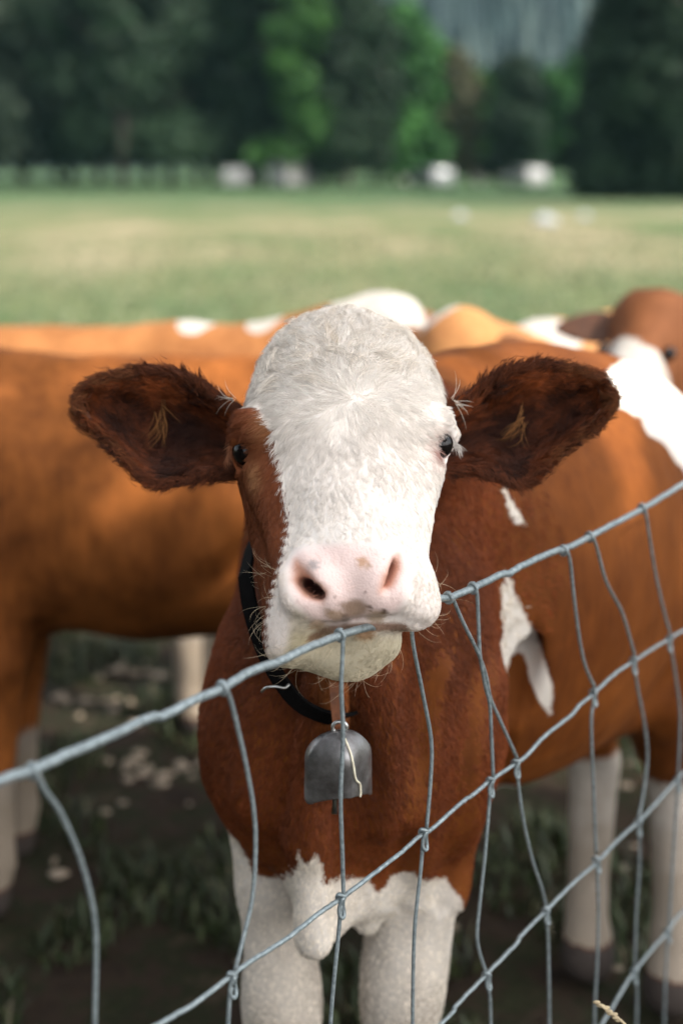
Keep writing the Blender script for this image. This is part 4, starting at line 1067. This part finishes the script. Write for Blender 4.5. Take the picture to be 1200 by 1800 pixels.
def side_tree():  # added unseen tree that cuts sky light from the left
    t = empty('unseen_tree', (-2.9, -.9, 0)); tag(t, 'dense tree added out of the picture left of the camera to block sky light', 'tree')
    cs = [np.array([-2.4, -.6, 2.0]) + rng.uniform(-1, 1, 3) * (.6, 1.6, 1.8) for i in range(90)]
    B = MB().add(*tube([(-2.9, -.9, -.2), (-2.9, -.9, 1.5), (-2.6, -.8, 3.0)], [.25, .18, .1], 12)); B.build('trunk', BARK, t)
    V, Q, v = leaves(np.array(cs), np.full((90, 3), .42), 24000, .10)
    me = mesh('crown', V, Q, smooth=False); vattr(me, 'v', v); link('crown', me, LEAF['deep'], t)
side_tree()
for px_, Y, h_, r_, kd_, lb in ((-20, 118, 22, 6, 'mid', 'tree at the back of the left group, seen between the first two crowns'), (100, 122, 24, 6, 'deep', 'tall dark tree at the back of the left group'), (175, 114, 22, 5.5, 'deep', 'dark tree behind the broad tree of the left group'),
        (260, 122, 25, 6, 'mid', 'green tree behind the two darkest crowns'), (345, 116, 24, 5, 'deep', 'dark tree filling the gap left of the conifer'), (415, 120, 22, 5, 'bright', 'light green tree glimpsed left of the conifer'), (480, 118, 22, 4.5, 'deep', 'dark tree behind the conifer and the vivid tree'), (560, 116, 17, 4.2, 'deep', 'dark tree behind the vivid tree, to its right'),
        (655, 118, 12, 3.6, 'grey', 'grey-green tree seen between the two rounded trees'), (745, 122, 9, 3.4, 'mid', 'low green tree behind the olive-brown one'), (1010, 108, 8.6, 3, 'mid', 'low green tree behind the dark dome on the right')):
    tree('leafy_tree', lb, XY(px_, Y), Y, h_, r_, kd_, 1.6, False, N=7000, size=.42, group=LG)

for i, (x_, y_) in enumerate([(-38, 92), (-47, 86), (-56, 95), (-66, 88), (-78, 94), (38, 74), (46, 82), (55, 76), (66, 86), (78, 80)]):
    tree('leafy_tree', ['dark leafy tree beyond the left edge of the picture', 'dark leafy tree beyond the right edge of the picture'][x_ > 0], x_, y_, 17 + (i * 7) % 5, 5.6, ['deep', 'mid', 'grey'][i % 3], 1.2, False, N=5000, size=.5, group='trees outside the picture')
# ------------------------------------------------------------------ far hillside
hx = np.linspace(-500, 500, 60); hy = np.linspace(190, 640, 50)
X_, Y_ = np.meshgrid(hx, hy, indexing='ij')
Zh = np.maximum(0, (Y_ - 240)) * .46 * (1 + .10 * np.sin(X_ * .015 + 1)) + 5 * np.sin(X_ * .05) * np.sin(Y_ * .03) * ((Y_ - 190) / 200).clip(0, 1) - .5
idx = np.arange(X_.size).reshape(X_.shape)
Qg = np.stack([idx[:-1, :-1].ravel(), idx[1:, :-1].ravel(), idx[1:, 1:].ravel(), idx[:-1, 1:].ravel()], 1)
tag(link('hillside', mesh('hillside', np.stack([X_.ravel(), Y_.ravel(), Zh.ravel()], 1), Qg), simple('hill_soil', (.012, .025, .022), .9, nscale=.02, amt=.4)), kind='structure')
NT = 2600; Vt, Qt, vt = [], [], []; off = 0
ty = 244 + 320 * rng.uniform(0, 1, NT) ** 1.2; tx = rng.uniform(-.28, .30, NT) * ty
tz = np.maximum(0, (ty - 240)) * .46 * (1 + .10 * np.sin(tx * .015 + 1)) - 1
for i in range(NT):
    h_ = rng.uniform(9, 17); r_ = rng.uniform(1.8, 3.0); col_ = rng.uniform(0, 1)
    for L_ in range(5):
        z0 = tz[i] + h_ * (.10 + .17 * L_); rr = r_ * (1 - L_ / 5.5); a0 = rng.uniform(0, 1)
        a = a0 + np.linspace(0, 6.283, 7, endpoint=False)
        ring_ = np.stack([tx[i] + rr * np.cos(a) * rng.uniform(.7, 1.2, 7), ty[i] + rr * np.sin(a), np.full(7, z0)], 1)
        Vt.append(np.vstack([ring_, [[tx[i], ty[i], z0 + h_ * .30]]])); 
        Qt += [(off + k, off + (k + 1) % 7, off + 7) for k in range(7)]; off += 8
        vt.append(np.full(8, col_))
me = mesh('far_forest', np.vstack(Vt), np.array(Qt), smooth=False); vattr(me, 'v', np.concatenate(vt))
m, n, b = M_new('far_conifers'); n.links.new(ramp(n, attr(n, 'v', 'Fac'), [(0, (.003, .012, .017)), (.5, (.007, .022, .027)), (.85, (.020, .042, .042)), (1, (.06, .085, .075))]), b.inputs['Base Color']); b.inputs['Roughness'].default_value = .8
tag(link('far_forest', me, m), 'distant conifer forest covering the hillside, blue with haze', 'forest', kind='stuff')

# ------------------------------------------------------------------ parked vehicles and rocks
GLASS = simple('dark_glass', (.02, .025, .03), .09, 0, spec=1.0)
GLINT = simple('tinted_glass', (.03, .035, .04), .24, 0, spec=1.0)
TYRE = simple('tyre', (.015, .015, .015), .8)
CHROME = simple('chrome', (.8, .8, .8), .12, 1)
def car(label, x, y, rz, paint, van=False):
    t = empty('parked_van' if van else 'parked_car', (x, y, 0), rz); t.scale = ((.72,) if van else (.85,)) * 3; tag(t, label, 'van' if van else 'car', 'vehicles parked under the trees')
    L, Wd, Hh = (5.4, 2.0, 2.3) if van else (4.2, 1.75, 1.45)
    prof = [(-L / 2, .35), (-L / 2, Hh * .55), (-L / 2 + .15, Hh * .93), (-L / 2 + .5, Hh), (L * .22, Hh), (L * .33, Hh * .93), (L * .44, Hh * .55), (L / 2, Hh * .45), (L / 2, .35)] if van else \
           [(-L / 2, .35), (-L / 2, .94), (-L / 2 + .02, .97), (-L / 2 + .21, 1.37), (-L * .1, Hh), (L * .08, 1.42), (L * .22, .95), (L * .46, .80), (L / 2, .62), (L / 2, .35)]
    Vp = [(a, s * Wd / 2 * (1 if z_ < .9 else .86), z_) for s in (-1, 1) for a, z_ in prof]; k = len(prof)
    Fp = [tuple(range(k)), tuple(range(2 * k - 1, k - 1, -1))] + [(i, k + i, k + (i + 1) % k, (i + 1) % k) for i in range(k)]
    def part(nm, Vq, Fq, mat, par=t):
        o = link(nm, mesh(nm, Vq, Fq, smooth=False), mat); o.parent = par; return o
    bd = part('body', Vp, Fp, paint); bv = bd.modifiers.new('bevel', 'BEVEL'); bv.width = .06; bv.segments = 3
    for s in (-1, 1):
        for xx in (-L * .32, L * .32):
            Vw, Fw = tube([(xx, s * (Wd / 2 - .16), .32), (xx, s * (Wd / 2 + .01), .32)], .32, 20); wh = part('wheel', Vw, Fw, TYRE)
            Vw, Fw = tube([(xx, s * (Wd / 2 - .05), .32), (xx, s * (Wd / 2 + .02), .32)], .18, 16); part('rim', Vw, Fw, CHROME, wh)
        z0, z1 = (Hh * .56, Hh * .85) if van else (.96, 1.33)
        for a, c_ in ((-L * .24, -L * .02), (0, L * .17 if not van else L * .3)):
            yy = s * (Wd / 2 * .90 + .03 if not van else Wd / 2 * .86 + .02); 
            part('window', [(a, yy, z0), (c_, yy, z0), (c_ - (.18 if c_ > 0 else 0), yy - s * .03, z1), (a + (.12 if a < 0 else 0), yy - s * .03, z1), (a, yy + s * .012, z0), (c_, yy + s * .012, z0), (c_ - (.18 if c_ > 0 else 0), yy - s * .018, z1), (a + (.12 if a < 0 else 0), yy - s * .018, z1)], [(0, 1, 2, 3), (4, 5, 6, 7), (0, 1, 5, 4), (1, 2, 6, 5), (2, 3, 7, 6), (3, 0, 4, 7)], GLASS)
        Vw, Fw = ball((L / 2 - .02, s * (Wd / 2 - .28), .62), .11, 12, (1, 1, 1)); part('headlight', Vw, Fw, CHROME)
        Vw, Fw = ball((L * .20 if not van else L * .36, s * (Wd / 2 + .08), 1.0 if not van else 1.35), .11, 12); part('mirror', Vw, Fw, CHROME)
    a, c_ = ((L * .095, 1.40), (L * .22, .98)) if not van else ((L * .335, Hh * .90), (L * .435, Hh * .58))
    part('windscreen', [(c_[0] + .02, -Wd * .38, c_[1]), (c_[0] + .02, Wd * .38, c_[1]), (a[0] + .02, Wd * .36, a[1]), (a[0] + .02, -Wd * .36, a[1])], [(0, 1, 2, 3)], GLASS)
    if not van:
        part('rear_window', [(-L / 2 + .06, -.09, 1.12), (-L / 2 + .06, .09, 1.12), (-L / 2 + .145, .09, 1.29), (-L / 2 + .145, -.09, 1.29)], [(0, 3, 2, 1)], GLINT)
    return t
WP = simple('white_paint', (.24, .24, .24), .5); SP = simple('silver_paint', (.16, .17, .18), .5); RP = simple('pale_beige_paint', (.30, .27, .22), .45)
for lb, px_, Y, rz, mt, vn in (
   ('white car seen end-on under the trees at the left', 424, 88, 80, WP, False),
   ('white van with reddish shade on it, beside the white car', 518, 88, 60, WP, True),
   ('pale car half hidden by the small trees, left of the brightest glint', 735, 103, 20, RP, False),
   ('silver car with the brightest glint, third vehicle from the right', 757, 90, 112, SP, False),
   ('beige car behind the small light-green tree', 865, 104, 10, RP, False),
   ('white car with a glint, farthest right of the parked vehicles', 920, 90, 112, WP, False)):
    car(lb, XY(px_, Y), Y, R(rz), mt, vn)
ROCK = simple('grey_rock', (.30, .31, .32), .85, nscale=5, amt=.3, bumpd=.03)
for lb, px_, py_, r_ in (('grey boulder lying in the meadow at the right', 957, 396, .26), ('small pale stone in the meadow left of the grey boulder', 808, 384, .16), ('low pale stone far out in the meadow at the right', 1026, 384, .14)):
    v_ = (py_ - 900) / F; Z_ = H / (ST + v_ * CT); c_ = P(px_, py_, Z_)
    Vb, Fb = ball((0, 0, 0), 1, 18); Vb = Vb * (1 + .12 * np.sin(Vb[:, [0]] * 4 + r_ * 9) * np.cos(Vb[:, [1]] * 5) + .08 * np.sin(Vb[:, [2]] * 7))
    B = MB().add(Vb * (r_ * 1.2, r_, r_ * .7) + (c_[0], c_[1], r_ * .35), Fb)
    tag(B.build('boulder', ROCK), lb, 'rock')
# ------------------------------------------------------------------ haze
hz = MB().box(-620, 620, -75, 920, -2.5, 235).build('haze', None, None, False); tag(hz, 'thin blue summer haze over the valley', 'haze', kind='stuff')
m = bpy.data.materials.new('haze'); m.use_nodes = True; n = m.node_tree; n.nodes.clear()
vo = n.nodes.new('ShaderNodeVolumePrincipled'); vo.inputs['Color'].default_value = (.36, .70, .74, 1); vo.inputs['Density'].default_value = .00020; vo.inputs['Anisotropy'].default_value = .2
ou = n.nodes.new('ShaderNodeOutputMaterial'); n.links.new(vo.outputs[0], ou.inputs['Volume']); hz.data.materials.append(m)
